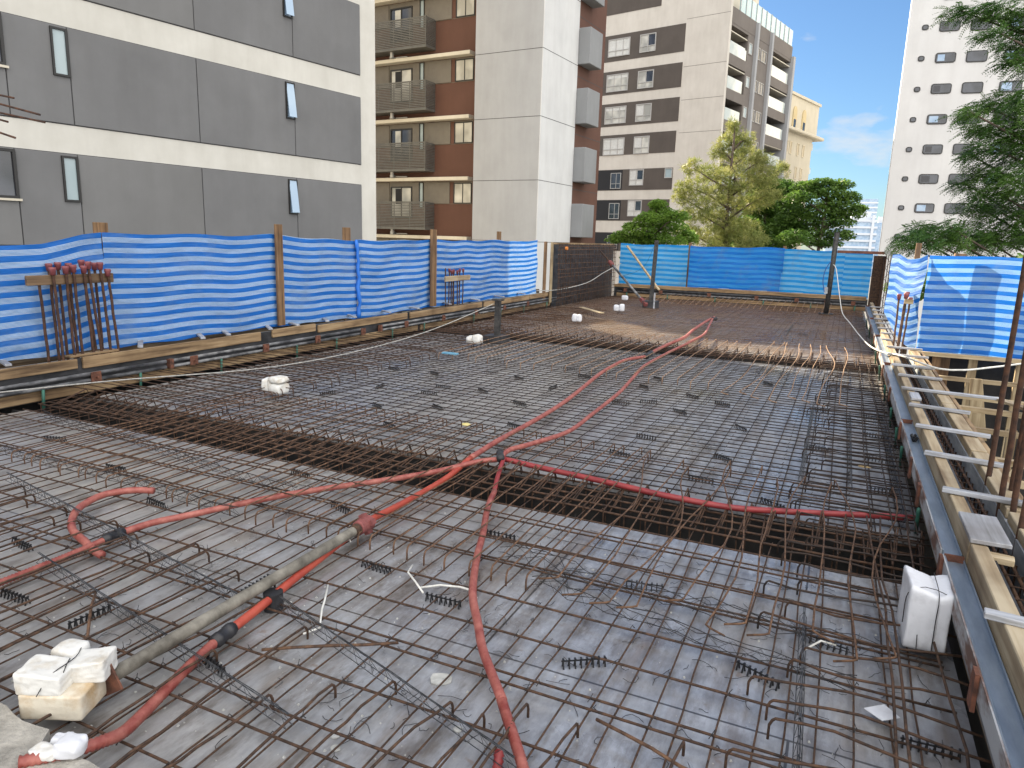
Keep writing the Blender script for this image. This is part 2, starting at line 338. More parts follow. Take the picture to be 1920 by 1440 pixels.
def leaf_mat(name, c1, c2, trans=.35, sc=1.2):
    m, nt, b = base_mat(name); n = noise(nt, sc, 4, .6); r = ramp(nt, n.outputs[0], [(.35, c1), (.65, c2)])
    nt.links.new(r.outputs[0], b.inputs['Base Color']); b.inputs['Roughness'].default_value = .5
    tr = N(nt, 'ShaderNodeBsdfTranslucent'); nt.links.new(r.outputs[0], tr.inputs[0]); ms = N(nt, 'ShaderNodeMixShader'); ms.inputs[0].default_value = trans
    nt.links.new(b.outputs[0], ms.inputs[1]); nt.links.new(tr.outputs[0], ms.inputs[2]); nt.links.new(ms.outputs[0], nt.nodes['Material Output'].inputs[0]); return m
TARP_R = tarp_mat('backlit_blue_tarpaulin', (.008,.16,.62), (.04,.28,.72), (.42,.60,.82), .38)
L_PINE = leaf_mat('pine_needles', (.17,.215,.05), (.34,.34,.115), .5)
L_LIGHT = leaf_mat('fresh_green_leaves', (.10,.20,.022), (.19,.31,.05), .5)
L_DARK = leaf_mat('dark_green_leaves', (.055,.125,.02), (.14,.24,.042), .45)
L_NEAR = leaf_mat('feathery_green_leaves', (.04,.115,.02), (.11,.205,.033))
BARK = simple('bark', (.05,.035,.025), (.14,.105,.08), 9, .9, .6)

# ------------------------------------------------------------------ ground and slab
g = MB(); g.box((-900,-900,-9.2),(900,900,-9.0)); 
obj('ground', g, simple('city_ground', (.12,.12,.115), (.2,.19,.18), .2, .9, .1), kind='structure')

DX0, DX1 = -6.78, .60
def deck_box(y0, y1):
    d = MB(); d.box((DX0, y0, -.025), (DX1, y1, 0)); return d
deck = MB()
for y0, y1 in ((1.05, 4.02), (4.66, 11.05), (11.95, 22.42)): deck.box((DX0, y0, -.025), (DX1, y1, 0))
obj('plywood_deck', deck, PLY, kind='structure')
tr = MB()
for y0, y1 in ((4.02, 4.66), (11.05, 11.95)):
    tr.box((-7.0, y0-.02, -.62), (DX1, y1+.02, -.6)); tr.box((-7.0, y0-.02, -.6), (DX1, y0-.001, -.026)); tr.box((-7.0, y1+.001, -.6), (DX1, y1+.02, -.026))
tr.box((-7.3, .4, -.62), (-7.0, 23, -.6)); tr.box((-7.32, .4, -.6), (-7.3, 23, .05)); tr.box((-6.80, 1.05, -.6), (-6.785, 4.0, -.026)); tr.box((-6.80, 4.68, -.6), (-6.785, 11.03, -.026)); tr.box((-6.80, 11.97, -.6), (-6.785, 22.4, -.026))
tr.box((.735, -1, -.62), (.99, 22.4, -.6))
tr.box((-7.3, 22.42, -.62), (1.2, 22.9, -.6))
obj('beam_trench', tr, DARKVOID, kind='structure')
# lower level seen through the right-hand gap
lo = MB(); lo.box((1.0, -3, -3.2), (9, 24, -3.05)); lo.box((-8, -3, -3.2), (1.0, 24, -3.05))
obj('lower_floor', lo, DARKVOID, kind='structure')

# concrete slab the photo is taken from
cs = MB(); ex = [x for x in np.arange(-9, 1.01, .06)]
edge = [(x, 1.225 + .018*math.sin(x*9)+random.uniform(-.014,.014) + (.02 if x < -2.1 else -.05)) for x in ex]
cs.prism([(x, y, -.2) for x, y in edge] + [(1.0, -6, -.2), (-9, -6, -.2)], (0,0,.31))
obj('concrete_slab', cs, CONC, kind='structure')

# ------------------------------------------------------------------ reinforcement bars
def jit_line(p, q, n, a, az=.3):
    p, q = Vector(p), Vector(q); d = (q-p); s = d.cross(Vector((0,0,1))).normalized(); o = []
    ph, fr = random.uniform(0, 6), random.uniform(.8, 1.8)
    for i in range(n+1):
        t = i/n; k = a*(math.sin(ph+fr*t*6)*.8 + random.uniform(-.5,.5))
        o.append(p+d*t+s*k+Vector((0,0,random.uniform(-.5,.5)*a*az)))
    return o
def bar(name, pts, r, mat, label, cat, group, n=6):
    m = MB(); m.tube(pts, r, n); return obj(name, m, mat, smooth=True, label=label, cat=cat, group=group)

LB = 'straight rusty bottom bar running across the slab just above the grey plywood'
ys = [1.36,1.62,1.73,1.96,2.24,2.29,2.56,2.86,3.15,3.19,3.44,3.72,3.94] + list(np.arange(4.76, 11.0, .131)) + list(np.arange(12.02, 22.2, .145))
for i, y in enumerate(ys):
    near = y < 4
    x0, x1 = -6.74+random.uniform(-.03,.12), .57-random.uniform(0,.05)
    z = .034 if near else (.030 if y < 11 else .018)
    bar('rebar', jit_line((x0, y+random.uniform(-.02,.02), z), (x1, y+random.uniform(-.02,.02), z), 14, .006 if near else .010), (.0052 if near else (.0046 if y < 11 else .0045)), (RUST if near else (DARKBAR if y < 11 else RUST_O)),
        ('long straight rusty bar running crosswise over the near strip of plywood' if near else ('thin dark bar of the dense crosswise mesh between the two beams' if y < 11 else 'thin rusty bar of the crosswise mesh beyond the second beam')),
        'rebar', ('crosswise bars on the near strip' if near else ('crosswise mesh bars between the beams' if y < 11 else 'crosswise mesh bars beyond the second beam')), 6 if near else 4)
for (ya, yb, dx, lab, grp) in ((1.08, 4.25, .112, 'thin lengthwise rusty bar under the crosswise bars on the near strip of plywood', 'lengthwise bars on the near strip'),
                     (4.45, 11.25, .142, 'thin lengthwise bar of the dense mesh between the two beams', 'lengthwise mesh bars between the beams'),
                     (11.7, 22.3, .13, 'thin lengthwise rusty bar of the mesh beyond the second beam', 'lengthwise mesh bars beyond the second beam')):
    for x in np.arange(-6.62, .50, dx):
        xx = x + random.uniform(-.022,.022)
        bar('rebar', jit_line((xx, ya+random.uniform(-.08,.08), .021), (xx+random.uniform(-.03,.03), yb+random.uniform(-.08,.08), .021), 12, .007), .0039 if ya < 2 else (.0040 if ya < 5 else .0032), (RUST if ya < 2 else (DARKBAR if ya < 5 else RUST_O)), lab, 'rebar', grp, 5 if ya < 2 else 4)

def hooked_y(x, y0, y1, z, bend=0., kick=0, h0=.075, h1=.07, r=.0047, hook0=True, hook1=True, mat=RUST_O, lab='', grp='', dx=0.):
    pts = []
    n = 10; ph = random.uniform(0,6)
    core = []
    for i in range(n+1):
        t = i/n; yy = y0+(y1-y0)*t
        off = bend*(math.sin(t*3.6+ph*.15)*.5 + .35*math.sin(t*7.5+ph)) + dx*t + random.uniform(-.005,.005)
        core.append(Vector((x+off, yy, z+.012*math.sin(t*math.pi)+random.uniform(-.003,.003))))
    if hook0:
        a = core[0]
        if kick: pts += [a+Vector((-.085*kick, -.035, -.012)), a+Vector((-.02*kick,-.012,-.004))]
        else: pts += [a+Vector((0,-.018,-h0)), a+Vector((0,-.018,-.030)), a+Vector((0,-.010,-.010))]
    pts += core
    if hook1:
        b = core[-1]; pts += [b+Vector((0,.010,-.010)), b+Vector((0,.018,-.03)), b+Vector((0,.018,-h1))]
    bar('hooked_rebar', pts, r, mat, lab, 'hooked rebar', grp, 6)
random.seed(11)
x = -5.25
while x < .36:
    right = x > -1.15
    xx = x + random.uniform(-.025,.025)
    hooked_y(xx, 2.98+random.uniform(-.03,.03)+(random.uniform(-.1,.12) if right else 0), 5.41+random.uniform(-.03,.03)-(random.uniform(0,.35) if right else 0), .105,
             bend=(random.uniform(.05,.14)*random.choice((1,1,-1)) if right else random.uniform(.0,.006)), kick=(random.choice((1,1,-1,1)) if right else 0),
             lab=('orange rusty hooked bar, bent and wavy, lying over the right end of the near beam' if right else 'straight orange rusty bar hooked down at both ends, lying across the near beam'),
             grp=('wavy hooked bars over the right end of the near beam' if right else 'straight hooked bars over the near beam'), dx=(random.uniform(-.05,.05) if right else random.uniform(-.03,.03)))
    x += .115 if not right else .145
x = -5.0
while x < .2:
    right = x > -1.2
    xx = x+random.uniform(-.03,.03)
    hooked_y(xx, 8.46+random.uniform(-.06,.1)-(random.uniform(.4,.8) if right else 0)+(random.uniform(0,.25) if x < -3.6 else 0), 12.55+random.uniform(-.08,.08)+(.3 if right else 0), .12, bend=(random.uniform(.06,.16) if right else random.uniform(0,.02)), kick=(-1 if right else 0),
             lab=('pale hooked bar, curved at its far end, over the right part of the far beam' if right else 'orange rusty hooked bar lying across the far beam in the middle of the slab'),
             grp=('curved hooked bars over the right part of the far beam' if right else 'hooked bars over the far beam'), h0=.09, r=.0055, mat=RUST_P, dx=(random.uniform(.05,.16) if right else 0))
    x += .185 if not right else .165
# bars coming out of the near edge
x = -5.0
while x < -.35:
    hooked_y(x+random.uniform(-.05,.05), 1.1, 2.62-.16*(x > -4)-.14*(x > -2.4)+random.uniform(-.14,.08)-(.5*random.random() if x > -2.2 else 0), .075, bend=random.uniform(0,.03), hook0=False, h1=.065, r=.0053, mat=RUST,
             lab='hooked rusty bar reaching over the near strip from the concrete slab in the foreground', grp='hooked bars from the near slab edge', dx=random.uniform(-.05,.12))
    x += .172
# rear edge: short curved bars
x = -5.2
while x < -.25:
    y1 = 22.2; m = []
    for t in np.linspace(0,1,7): m.append((x+.02*math.sin(t*3), 20.2+2.0*t, .05+.14*math.sin(min(1,t*1.5)*1.57)))
    bar('bent_rebar', m, (.0065), RUST_P, 'short rusty bar curving up from the slab towards the rear formwork', 'bent rebar', 'curved bars along the rear edge', 5); x += .17
def hooked_x(x0, x1, y, z, side, r=.0052, mat=RUST, lab='', grp='', bend=.012):
    n = 7; ph = random.uniform(0,6); core = [Vector((x0+(x1-x0)*i/n, y+bend*math.sin(ph+i*.8)+random.uniform(-.004,.004), z+random.uniform(-.004,.004))) for i in range(n+1)]
    if side > 0: pts = core + [core[-1]+Vector((.010,0,-.010)), core[-1]+Vector((.018,0,-.03)), core[-1]+Vector((.018,0,-.085))]
    else: pts = [core[0]+Vector((-.018,0,-.085)), core[0]+Vector((-.018,0,-.03)), core[0]+Vector((-.010,0,-.010))] + core
    bar('hooked_rebar', pts, r, mat, lab, 'hooked rebar', grp, 6)
y = 4.5
while y < 16.4:
    hooked_x(-6.95, -5.12+random.uniform(-.08,.08), y+random.uniform(-.04,.04), .115, 1, mat=RUST, lab='rusty bar hooked down at its inner end, reaching in from the left formwork', grp='hooked bars from the left edge beam'); y += .145 if y < 9 else .2
y = 2.05
while y < 11.0:
    hooked_x(-.08+random.uniform(-.1,.12) , .60, y+random.uniform(-.02,.02), .10+random.uniform(-.012,.012), -1, mat=(RUST if y < 3.4 else DARKBAR), lab=('rusty hooked bar in the near right corner, hooked end away from the channel' if y < 3.95 else 'dark hooked bar along the right edge beside the steel channel'),
             grp=('hooked bars in the near right corner' if y < 3.95 else 'hooked bars along the right edge'), bend=.03 if y < 4 else .015); y += .155 if y < 4 else .135
for x in (.30, .42, .50, .55): bar('rebar', jit_line((x, 4.5, .105), (x+.02, 11, .10), 14, .012), .0048, DARKBAR, 'dark lengthwise top bar tied to the hooked bars along the right edge', 'rebar', 'top bars along the right edge', 5)
for x in (.33, .37, .52): bar('rebar', jit_line((x, 2.2, .10), (x-.03, 4.7, .10), 8, .018), .0055, RUST, 'rusty lengthwise top bar beside the white foam block on the right', 'rebar', 'top bars beside the foam block', 6)
for x in (-6.2, -5.75, -5.35): bar('rebar', jit_line((x, 4.5, .108), (x, 16.5, .108), 16, .012), .0048, RUST, 'rusty lengthwise top bar under the hooks by the left formwork', 'rebar', 'top bars by the left formwork', 5)
for y in (3.3, 3.65, 4.9, 5.15): bar('rebar', jit_line((-5.4, y, .094), (.3, y, .094), 12, .012), .0046, RUST, 'rusty crosswise bar tied under the hooked bars of the near beam', 'rebar', 'distribution bars of the near beam', 5)
for (p, q) in (((-.62, 2.18, .05),(-.20, 2.05, .05)),((-2.95,1.95,.06),(-2.55,1.62,.06)),((-1.95,1.95,.06),(-1.5,2.25,.06))):
    bar('rebar', jit_line(p, q, 4, .006), .0062, RUST_O, 'short loose offcut of orange rusty bar lying on the mesh', 'rebar', 'loose bar offcuts', 6)

def cage(name, label, y0, y1, ztop, zbot, x0, x1, step):
    t = thing(name, label, 'beam cage', ((x0+x1)/2, (y0+y1)/2, zbot))
    k = 0
    for yy in np.linspace(y0, y1, 5): obj('top_bar', MB().tube(jit_line((x0, yy+random.uniform(-.02,.02), ztop-.012), (x1, yy, ztop-.012), 18, .012), .0075, 6), RUST, t, True)
    for yy in np.linspace(y0, y1, 4): obj('bottom_bar', MB().tube(jit_line((x0, yy, zbot+.03), (x1, yy, zbot+.03), 4, .006), .010, 5), RUST, t)
    for zz in (zbot+.18, ): 
        for yy in (y0, y1): obj('side_bar', MB().tube(jit_line((x0, yy, zz), (x1, yy, zz), 6, .008), .006, 5), RUST, t)
    x = x0+.05; extra = MB(); cnt = 0
    while x < x1:
        m = MB(); j = random.uniform(-.02,.02)
        m.tube([(x,y0,ztop),(x+j,y1,ztop),(x+j,y1,zbot),(x,y0,zbot),(x,y0,ztop-.005)], .0048, 5)
        m.tube([(x+.012, y0+.10, ztop-.03+random.uniform(-.02,.01)), (x+.03, y1-.02, ztop+.07+random.uniform(-.02,.02)), (x+.035, y1+.01, ztop-.03)], .0048, 5)
        m.tube([(x+.024, y0+.14, ztop-.03), (x+.042, y1-.03, ztop+.06+random.uniform(-.02,.02)), (x+.045, y1+.01, ztop-.02)], .0045, 5)
        if cnt < 80: obj('stirrup', m, RUST, t)
        cnt += 1; x += step
    return t
random.seed(5)
cage('beam_cage', 'long rusty reinforcement cage lying in the dark trench of the near beam', 4.12, 4.58, .045, -.5, -6.8, .58, .135)
cage('beam_cage', 'long rusty reinforcement cage in the trench of the far beam, crossed by sunlight', 11.15, 11.85, .05, -.5, -6.8, .58, .16)

# lattice spacers (bent black wire girders that carry the top bars)
def lattice(p, q, h=.060, wd=.028, mat=WIRE, lab='', sag=.01, messy=0.):
    p, q = Vector(p), Vector(q); d = q-p; L = d.length; d.normalize(); s = d.cross(Vector((0,0,1))).normalized(); n = max(2, int(L/.10)); m = MB()
    def P(t, lat, z): return p+d*t+s*(lat+messy*.4*math.sin(t*3.1+lat*40))+Vector((0,0,z))
    for lat, z, r in ((.003,h,.0024),(-.003,h,.0020),(-wd/2,.012,.0019),(wd/2,.012,.0019)):
        m.tube([P(L*i/n, lat+random.uniform(-1,1)*messy*.2, z+random.uniform(-1,1)*(.002+messy*.1)) for i in range(n+1)], r, 5)
    for sg in (-1, 1):
        zz = []
        for i in range(n*2+1):
            t = L*i/(2*n); top = i % 2; zz.append(P(t+random.uniform(-1,1)*messy*.15, 0 if top else sg*wd/2, h if top else .008))
        m.tube(zz, .0012, 4, False)
    obj('lattice_spacer', m, mat, label=lab, cat='wire spacer', group='wire lattice spacers')
random.seed(21)
lattice((-4.85,2.70,.035),(-2.33,2.20,.035), mat=GALV, lab='grey wire lattice spacer passing under the red conduit loop at left')
lattice((-5.6,3.05,.035),(-3.1,2.98,.035), lab='black wire lattice spacer under the near row of hook ends, left of the pipe', messy=.05)
lattice((-6.3,3.85,.035),(-3.05,3.40,.035), lab='black wire lattice spacer closest to the trench of the near beam', messy=.05)
lattice((-2.15,2.27,.035),(-.78,1.82,.035), mat=GALV, lab='grey wire lattice spacer crossing the foreground between pipe and right conduit')
lattice((-3.5,2.05,.035),(-1.55,1.66,.035), mat=GALV, lab='grey wire lattice spacer running behind the stacked foam block')
lattice((-1.5,3.30,.035),(.3,3.02,.035), lab='crumpled black wire lattice spacer below the right part of the near beam', messy=.16)
lattice((-1.2,3.06,.035),(.2,2.75,.035), lab='crushed black wire lattice spacer in front of the white foam block', messy=.14)
lattice((-.13,5.35,.035),(-.15,8.1,.035), mat=GALV, lab='grey wire lattice spacer running lengthwise, left one of the pair by the right edge')
lattice((.2,5.35,.035),(.2,7.8,.035), mat=GALV, lab='grey wire lattice spacer running lengthwise, right one of the pair by the right edge')
lattice((.50,4.75,.03),(.5,7.6,.03), lab='black wire lattice spacer tight against the right formwork')
lattice((.04,2.1,.035),(.0,3.3,.035), mat=GALV, lab='grey wire lattice spacer at lower right, left of the white foam block')
lattice((-.9,14.9,.035),(-.9,16.6,.035), lab='wire lattice spacer on the far slab beyond the sunlit strip', mat=GALV)

# plastic comb spacers
def comb_mesh(L=.19):
    m = MB(); n = 8
    m.box((-L/2,-.0025,.027),(L/2,.0025,.032))
    for i in range(n):
        x = -L/2+.008+(L-.016)*i/(n-1)
        for sg in (-1,1): m.hexa([(x-.003,sg*.011-.003,0),(x+.003,sg*.011-.003,0),(x+.003,sg*.011+.003,0),(x-.003,sg*.011+.003,0),(x-.002,sg*.003-.002,.034),(x+.002,sg*.003-.002,.034),(x+.002,sg*.003+.002,.034),(x-.002,sg*.003+.002,.034)])
        m.box((x-.0035,-.007,.034),(x+.0035,.007,.039))
    return m
COMB = comb_mesh(); comb_me = mesh_of('plastic_spacer', COMB, BLACKP)
SP = [(-1.44,6.07,-10),(-1.38,7.2,-34),(-.73,6.84,-50),(-.73,5.76,-37),(-.79,5.12,-7),(-2.03,7.29,2),(-1.78,7.5,30),(-1.05,7.82,-25),(-1.5,5.45,-15),(-.09,8.1,5),(.41,7.22,-16),(.41,6.38,-7),(.40,5.53,12),(-.05,6.49,-13),(-.27,4.85,-32),(.42,8.01,-15),
 (-5.13,7.59,-9),(-4.52,7.59,-29),(-4.64,6.6,97),(-4.03,6.96,2),(-3.57,6.06,-29),(-4.11,5.79,-29),(-3.58,5.23,-23),(-3.30,1.81,1),(-2.42,2.40,91),(-2.10,1.84,-16),(-2.84,1.85,86),(-2.03,2.84,-4),(-1.55,2.70,2),(-.74,3.30,10),(-.79,2.53,34),(-.14,2.77,-24),(.45,2.60,4),
 (-3.74,2.92,-9),(-3.84,2.17,-6),(-3.36,3.8,-9),(-4.55,3.25,3),(-2.70,3.41,-17),(-1.64,3.51,1),(-1.41,8.04,-34),(-2.03,8.26,-44),(-2.0,8.87,-39),(-3.51,7.92,-29),(-2.93,6.65,-20),(-2.94,7.62,83),(-4.0,6.6,9),(-3.97,8.07,19),(-3.54,7.0,-29),(-2.86,8.5,-15),(-.72,9.31,-50),(-.63,15.2,-13),
 (-5.6,3.5,20),(-4.9,6.0,70),(-2.6,5.8,-25),(-3.2,8.9,10),(.1,3.15,-15)]
for i, (x, y, a) in enumerate(SP):
    o = bpy.data.objects.new('plastic_spacer', comb_me); COL.objects.link(o); o.location = (x, y, .001); o.rotation_euler = (0, 0, R(a)); o['_w'] = (x, y, 0)
    tag(o, 'small black plastic comb spacer standing on the plywood under the bars of the ' + ('near strip' if y < 4 else ('middle mesh' if y < 11 else 'far mesh')), 'bar spacer', 'plastic comb spacers of the ' + ('near strip' if y < 4 else ('middle mesh' if y < 11 else 'far mesh')))

# wire ties, clippings and grit: uncountable
random.seed(31)
ties = MB()
for y in ys:
    if y > 4.0: continue
    for x in np.arange(-5.6, .5, .112*2):
        xx = x+random.uniform(-.02,.02)
        ties.tube([(xx-.008,y-.008,.028),(xx,y,.044),(xx+.008,y+.008,.03)], .0022, 4, False)
        if random.random() < .5: ties.tube([(xx,y,.043),(xx+random.uniform(-.012,.012),y+random.uniform(-.012,.012),.062)], .0014, 3, False)
for y in ys:
    if 4.5 < y < 8:
        for x in np.arange(-5.0, .5, .118*2): ties.tube([(x-.008,y-.008,.026),(x+.008,y+.008,.042)], .003, 3, False)
obj('tie_wire', ties, WIRE, kind='stuff', label='black wire knots tying the bars at their crossings', cat='tie wire')
clip = MB()
for i in range(420):
    if i < 260: x, y = random.uniform(-1.6, .55), random.uniform(1.7, 3.9)
    elif i < 360: x, y = random.uniform(-3.6, -1.2), random.uniform(1.5, 3.2)
    else: x, y = random.uniform(-1.2, .5), random.uniform(4.8, 7)
    a = random.uniform(0, 6.28); l = random.uniform(.03, .11); c = random.uniform(-2.4, 2.4); pts = []
    px, py = x, y
    for k in range(5): pts.append((px, py, .004+random.uniform(0,.008))); px += math.cos(a)*l/4; py += math.sin(a)*l/4; a += c/4+random.uniform(-.4,.4)
    clip.tube(pts, .0013, 3, False)
obj('wire_clippings', clip, WIRE, kind='stuff', label='scattered curly clippings of black tie wire on the plywood', cat='wire clippings')
grit = MB()
for i in range(650):
    x = random.uniform(-4.5, .55) if i % 3 else random.uniform(-2.4, -.6); y = random.uniform(1.35, 3.9) if i % 3 else random.uniform(1.4, 2.6); s = random.choice((.0015,.002,.002,.003,.003,.005))
    z = .0; grit.hexa([(x-s*random.uniform(.5,1),y-s,z),(x+s,y-s*random.uniform(.5,1),z),(x+s*random.uniform(.5,1),y+s,z),(x-s,y+s,z),(x-s*.5,y-s*.5,z+s),(x+s*.6,y-s*.4,z+s*random.uniform(.6,1.2)),(x+s*.4,y+s*.5,z+s),(x-s*.5,y+s*.4,z+s)])
obj('concrete_grit', grit, PALECONC, kind='stuff', label='pale concrete crumbs scattered on the plywood', cat='grit')

def chip(pts, z, h, mat, name, label, cat, group=None):
    obj(name, MB().prism([(x, y, z) for x, y in pts], (0,0,h)), mat, label=label, cat=cat, group=group)
def blob_outline(x, y, r, n=9, e=1.): return [(x+r*math.cos(6.28*i/n)*random.uniform(.7,1.1), y+e*r*math.sin(6.28*i/n)*random.uniform(.7,1.1)) for i in range(n)]
chip(blob_outline(-1.26,2.185,.045), .002, .006, PALECONC, 'concrete_flake', 'largest pale concrete flake, below a hook end in the foreground', 'concrete flake')
chip(blob_outline(-1.06,1.96,.018), .002, .004, PALECONC, 'concrete_flake', 'small pale flake left of the foreground conduit', 'concrete flake')
chip(blob_outline(-1.42,1.74,.02), .002, .004, PALECONC, 'concrete_flake', 'upper of the two pale flakes near the bottom edge', 'concrete flake')
chip(blob_outline(-1.38,1.69,.02), .002, .004, PALECONC, 'concrete_flake', 'lower of the two pale flakes near the bottom edge', 'concrete flake')
chip([(.24,2.70),(.31,2.76),(.36,2.70),(.30,2.65)], .04, .002, FOAMB, 'paper_scrap', 'white torn paper scrap caught on the bars at lower right', 'paper scrap')
chip(blob_outline(.30,6.0,.05,9,.5), .045, .004, simple('dry_leaf', (.3,.2,.08), (.5,.36,.16), 20, .8), 'dry_leaf', 'dry tan leaf on the dark bars by the right edge', 'leaf')
chip(blob_outline(-2.95,5.5,.05,8), .05, .006, simple('yellow_scrap', (.6,.5,.16), (.75,.64,.3), 20, .8), 'paper_scrap', 'yellowish scrap among the hook ends of the near beam', 'paper scrap')
chip([(-4.95,8.5),(-4.72,8.5),(-4.72,8.57),(-4.95,8.57)], .115, .02, simple('blue_scrap', (.10,.28,.42), (.16,.36,.5), 20, .6), 'plastic_scrap', 'flat blue plastic scrap on the bars in mid slab', 'plastic scrap')
# cable ties
def tie(pts, r, lab, mat=CABLEW): bar('cable_tie', pts, r, mat, lab, 'cable tie', None, 5)
tie([(-1.86,2.92,.035),(-1.83,2.83,.04),(-1.74,2.76,.04),(-1.66,2.70,.03)], .005, 'grey plastic strip curling behind the comb spacer in the foreground')
tie([(-1.70,2.74,.03),(-1.62,2.79,.04),(-1.52,2.81,.045),(-1.46,2.80,.05)], .006, 'white strip with knobbed end between comb spacer and conduit')
tie([(-2.08,2.52,.05),(-2.02,2.42,.03),(-1.96,2.33,.05),(-1.90,2.24,.02),(-1.93,2.17,.02)], .005, 'dirty white cord knotted on the bars right of the pipe')
tie([(-2.36,3.07,.04),(-2.33,3.0,.06),(-2.29,2.97,.05)], .004, 'small white strap just left of the pipe collar')
tie([(.02,3.0,.05),(.08,3.09,.06),(.14,3.1,.05)], .005, 'white strap on the wires left of the foam block')

# ------------------------------------------------------------------ conduits and prop
def smooth_path(pts, step=.05):
    P = [Vector(p) for p in pts]; P = [P[0]*2-P[1]]+P+[P[-1]*2-P[-2]]; o = []
    for i in range(1, len(P)-2):
        n = max(2, int((P[i+1]-P[i]).length/step))
        for k in range(n):
            t = k/n; a, b, c, d = P[i-1], P[i], P[i+1], P[i+2]
            o.append(.5*((2*b)+(c-a)*t+(2*a-5*b+4*c-d)*t*t+(3*b-a-3*c+d)*t**3))
    o.append(P[-2]); return o
def hose_mb(pts, r, ribs=False, n=10):
    q = smooth_path(pts, 0.008 if ribs else .05); m = MB(); r = r*.86
    rr = [r*(1.04 if i % 2 else .78) for i in range(len(q))] if ribs else r
    m.tube(q, rr, n); return m
def coupler(p, q, r, parent):
    p, q = Vector(p), Vector(q); m = MB(); m.tube([p, p.lerp(q,.1), p.lerp(q,.12), p.lerp(q,.3), p.lerp(q,.32), p.lerp(q,.68), p.lerp(q,.7), p.lerp(q,.88), p.lerp(q,.9), q], [r*1.1,r*1.1,r*1.3,r*1.3,r*1.18,r*1.18,r*1.3,r*1.3,r*1.1,r*1.1], 12); return obj('coupler', m, BLACKC, parent, True)
h = thing('red_conduit', 'long red conduit running lengthwise down the slab, its near end under the steel prop', 'conduit', (-2.3,3.2,.06))
obj('far_length', hose_mb([(-2.47,15.9,.17),(-2.50,15.0,.15),(-2.47,13.6,.13),(-2.36,12.2,.15),(-2.42,11.1,.14),(-2.46,10.3,.12)], .03), RED, h, True)
obj('middle_length', hose_mb([(-2.45,10.0,.11),(-2.60,9.45,.12),(-2.64,8.9,.10),(-2.63,8.3,.08),(-2.50,7.0,.07),(-2.45,6.2,.07),(-2.41,5.4,.09),(-2.35,4.9,.13),(-2.34,4.45,.12)], .026), RED, h, True)
obj('orange_length', hose_mb([(-2.34,4.45,.12),(-2.34,4.1,.07),(-2.35,3.6,.06),(-2.35,3.2,.07),(-2.29,2.79,.07),(-2.235,2.45,.07),(-2.20,2.2,.06),(-2.17,2.0,.06)], .024), ORANGE, h, True)
obj('ribbed_length', hose_mb([(-2.16,1.93,.06),(-2.12,1.75,.055),(-2.07,1.58,.05),(-2.03,1.47,.055),(-1.99,1.37,.07),(-1.97,1.29,.10),(-1.99,1.2,.12),(-2.08,1.1,.12)], .024, True, 12), RED, h, True)
coupler((-2.175,2.02,.06),(-2.155,1.90,.06), .024, h); coupler((-2.46,10.35,.12),(-2.45,9.95,.11), .03, h)
h = thing('red_conduit', 'red conduit snaking from the far slab to the bottom edge right of the steel prop', 'conduit', (-1.7,4.0,.06))
obj('far_length', hose_mb([(-2.45,15.6,.17),(-2.33,14.4,.12),(-2.15,12.9,.15),(-2.16,11.6,.15),(-2.25,10.4,.12),(-2.27,9.2,.11),(-2.21,8.4,.08),(-2.12,7.5,.07),(-2.05,6.4,.08),(-2.0,5.6,.10),(-2.08,5.0,.13),(-2.15,4.72,.14),(-2.14,4.55,.13)], .023), RED, h, True)
obj('trench_length', hose_mb([(-2.13,4.58,.12),(-2.04,4.3,.085),(-1.94,4.04,.075)], .019), RED2, h, True)
obj('near_length', hose_mb([(-1.93,4.02,.075),(-1.84,3.74,.07),(-1.68,3.36,.07),(-1.58,3.1,.07),(-1.46,2.83,.07),(-1.38,2.68,.07),(-1.26,2.5,.07),(-1.17,2.36,.07),(-1.05,2.21,.07),(-.95,2.09,.07)], .0225), RED, h, True)
obj('ribbed_length', hose_mb([(-.96,2.10,.07),(-.90,2.02,.07),(-.83,1.93,.07),(-.74,1.81,.065),(-.64,1.66,.06),(-.52,1.5,.05)], .022, True, 12), RED, h, True)
coupler((-2.45,15.55,.17),(-2.40,15.75,.15), .03, h); coupler((-2.19,4.64,.14),(-2.12,4.50,.13), .024, h)
h = thing('red_conduit', 'red conduit curving from the near beam crossing to the left edge of the foreground', 'conduit', (-3.3,3.0,.06))
obj('smooth_length', hose_mb([(-3.44,2.44,.06),(-3.40,2.62,.065),(-3.30,2.80,.07),(-3.20,3.03,.07),(-3.06,3.28,.075),(-2.90,3.53,.075),(-2.72,3.75,.08),(-2.55,3.95,.09),(-2.40,4.16,.10),(-2.27,4.42,.11),(-2.14,4.53,.12)], .0225), RED, h, True)
obj('ribbed_length', hose_mb([(-3.41,1.6,.06),(-3.41,1.82,.06),(-3.41,2.0,.06),(-3.415,2.2,.06),(-3.43,2.36,.06)], .021, True, 12), RED, h, True)
coupler((-3.425,2.34,.06),(-3.44,2.47,.06), .023, h)
h = thing('red_conduit', 'dark red conduit running crosswise to the right edge along the near beam', 'conduit', (-.8,4.5,.1))
obj('pipe_length', hose_mb([(-2.14,4.58,.11),(-1.85,4.56,.10),(-1.38,4.50,.10),(-.89,4.43,.10),(-.49,4.45,.09),(-.18,4.56,.085),(.09,4.68,.08),(.33,4.78,.08),(.585,4.88,.075)], .023), RED2, h, True)
h = thing('red_conduit', 'red conduit bent into an open loop at left, one end up in the hooks', 'conduit', (-3.7,2.5,.06))
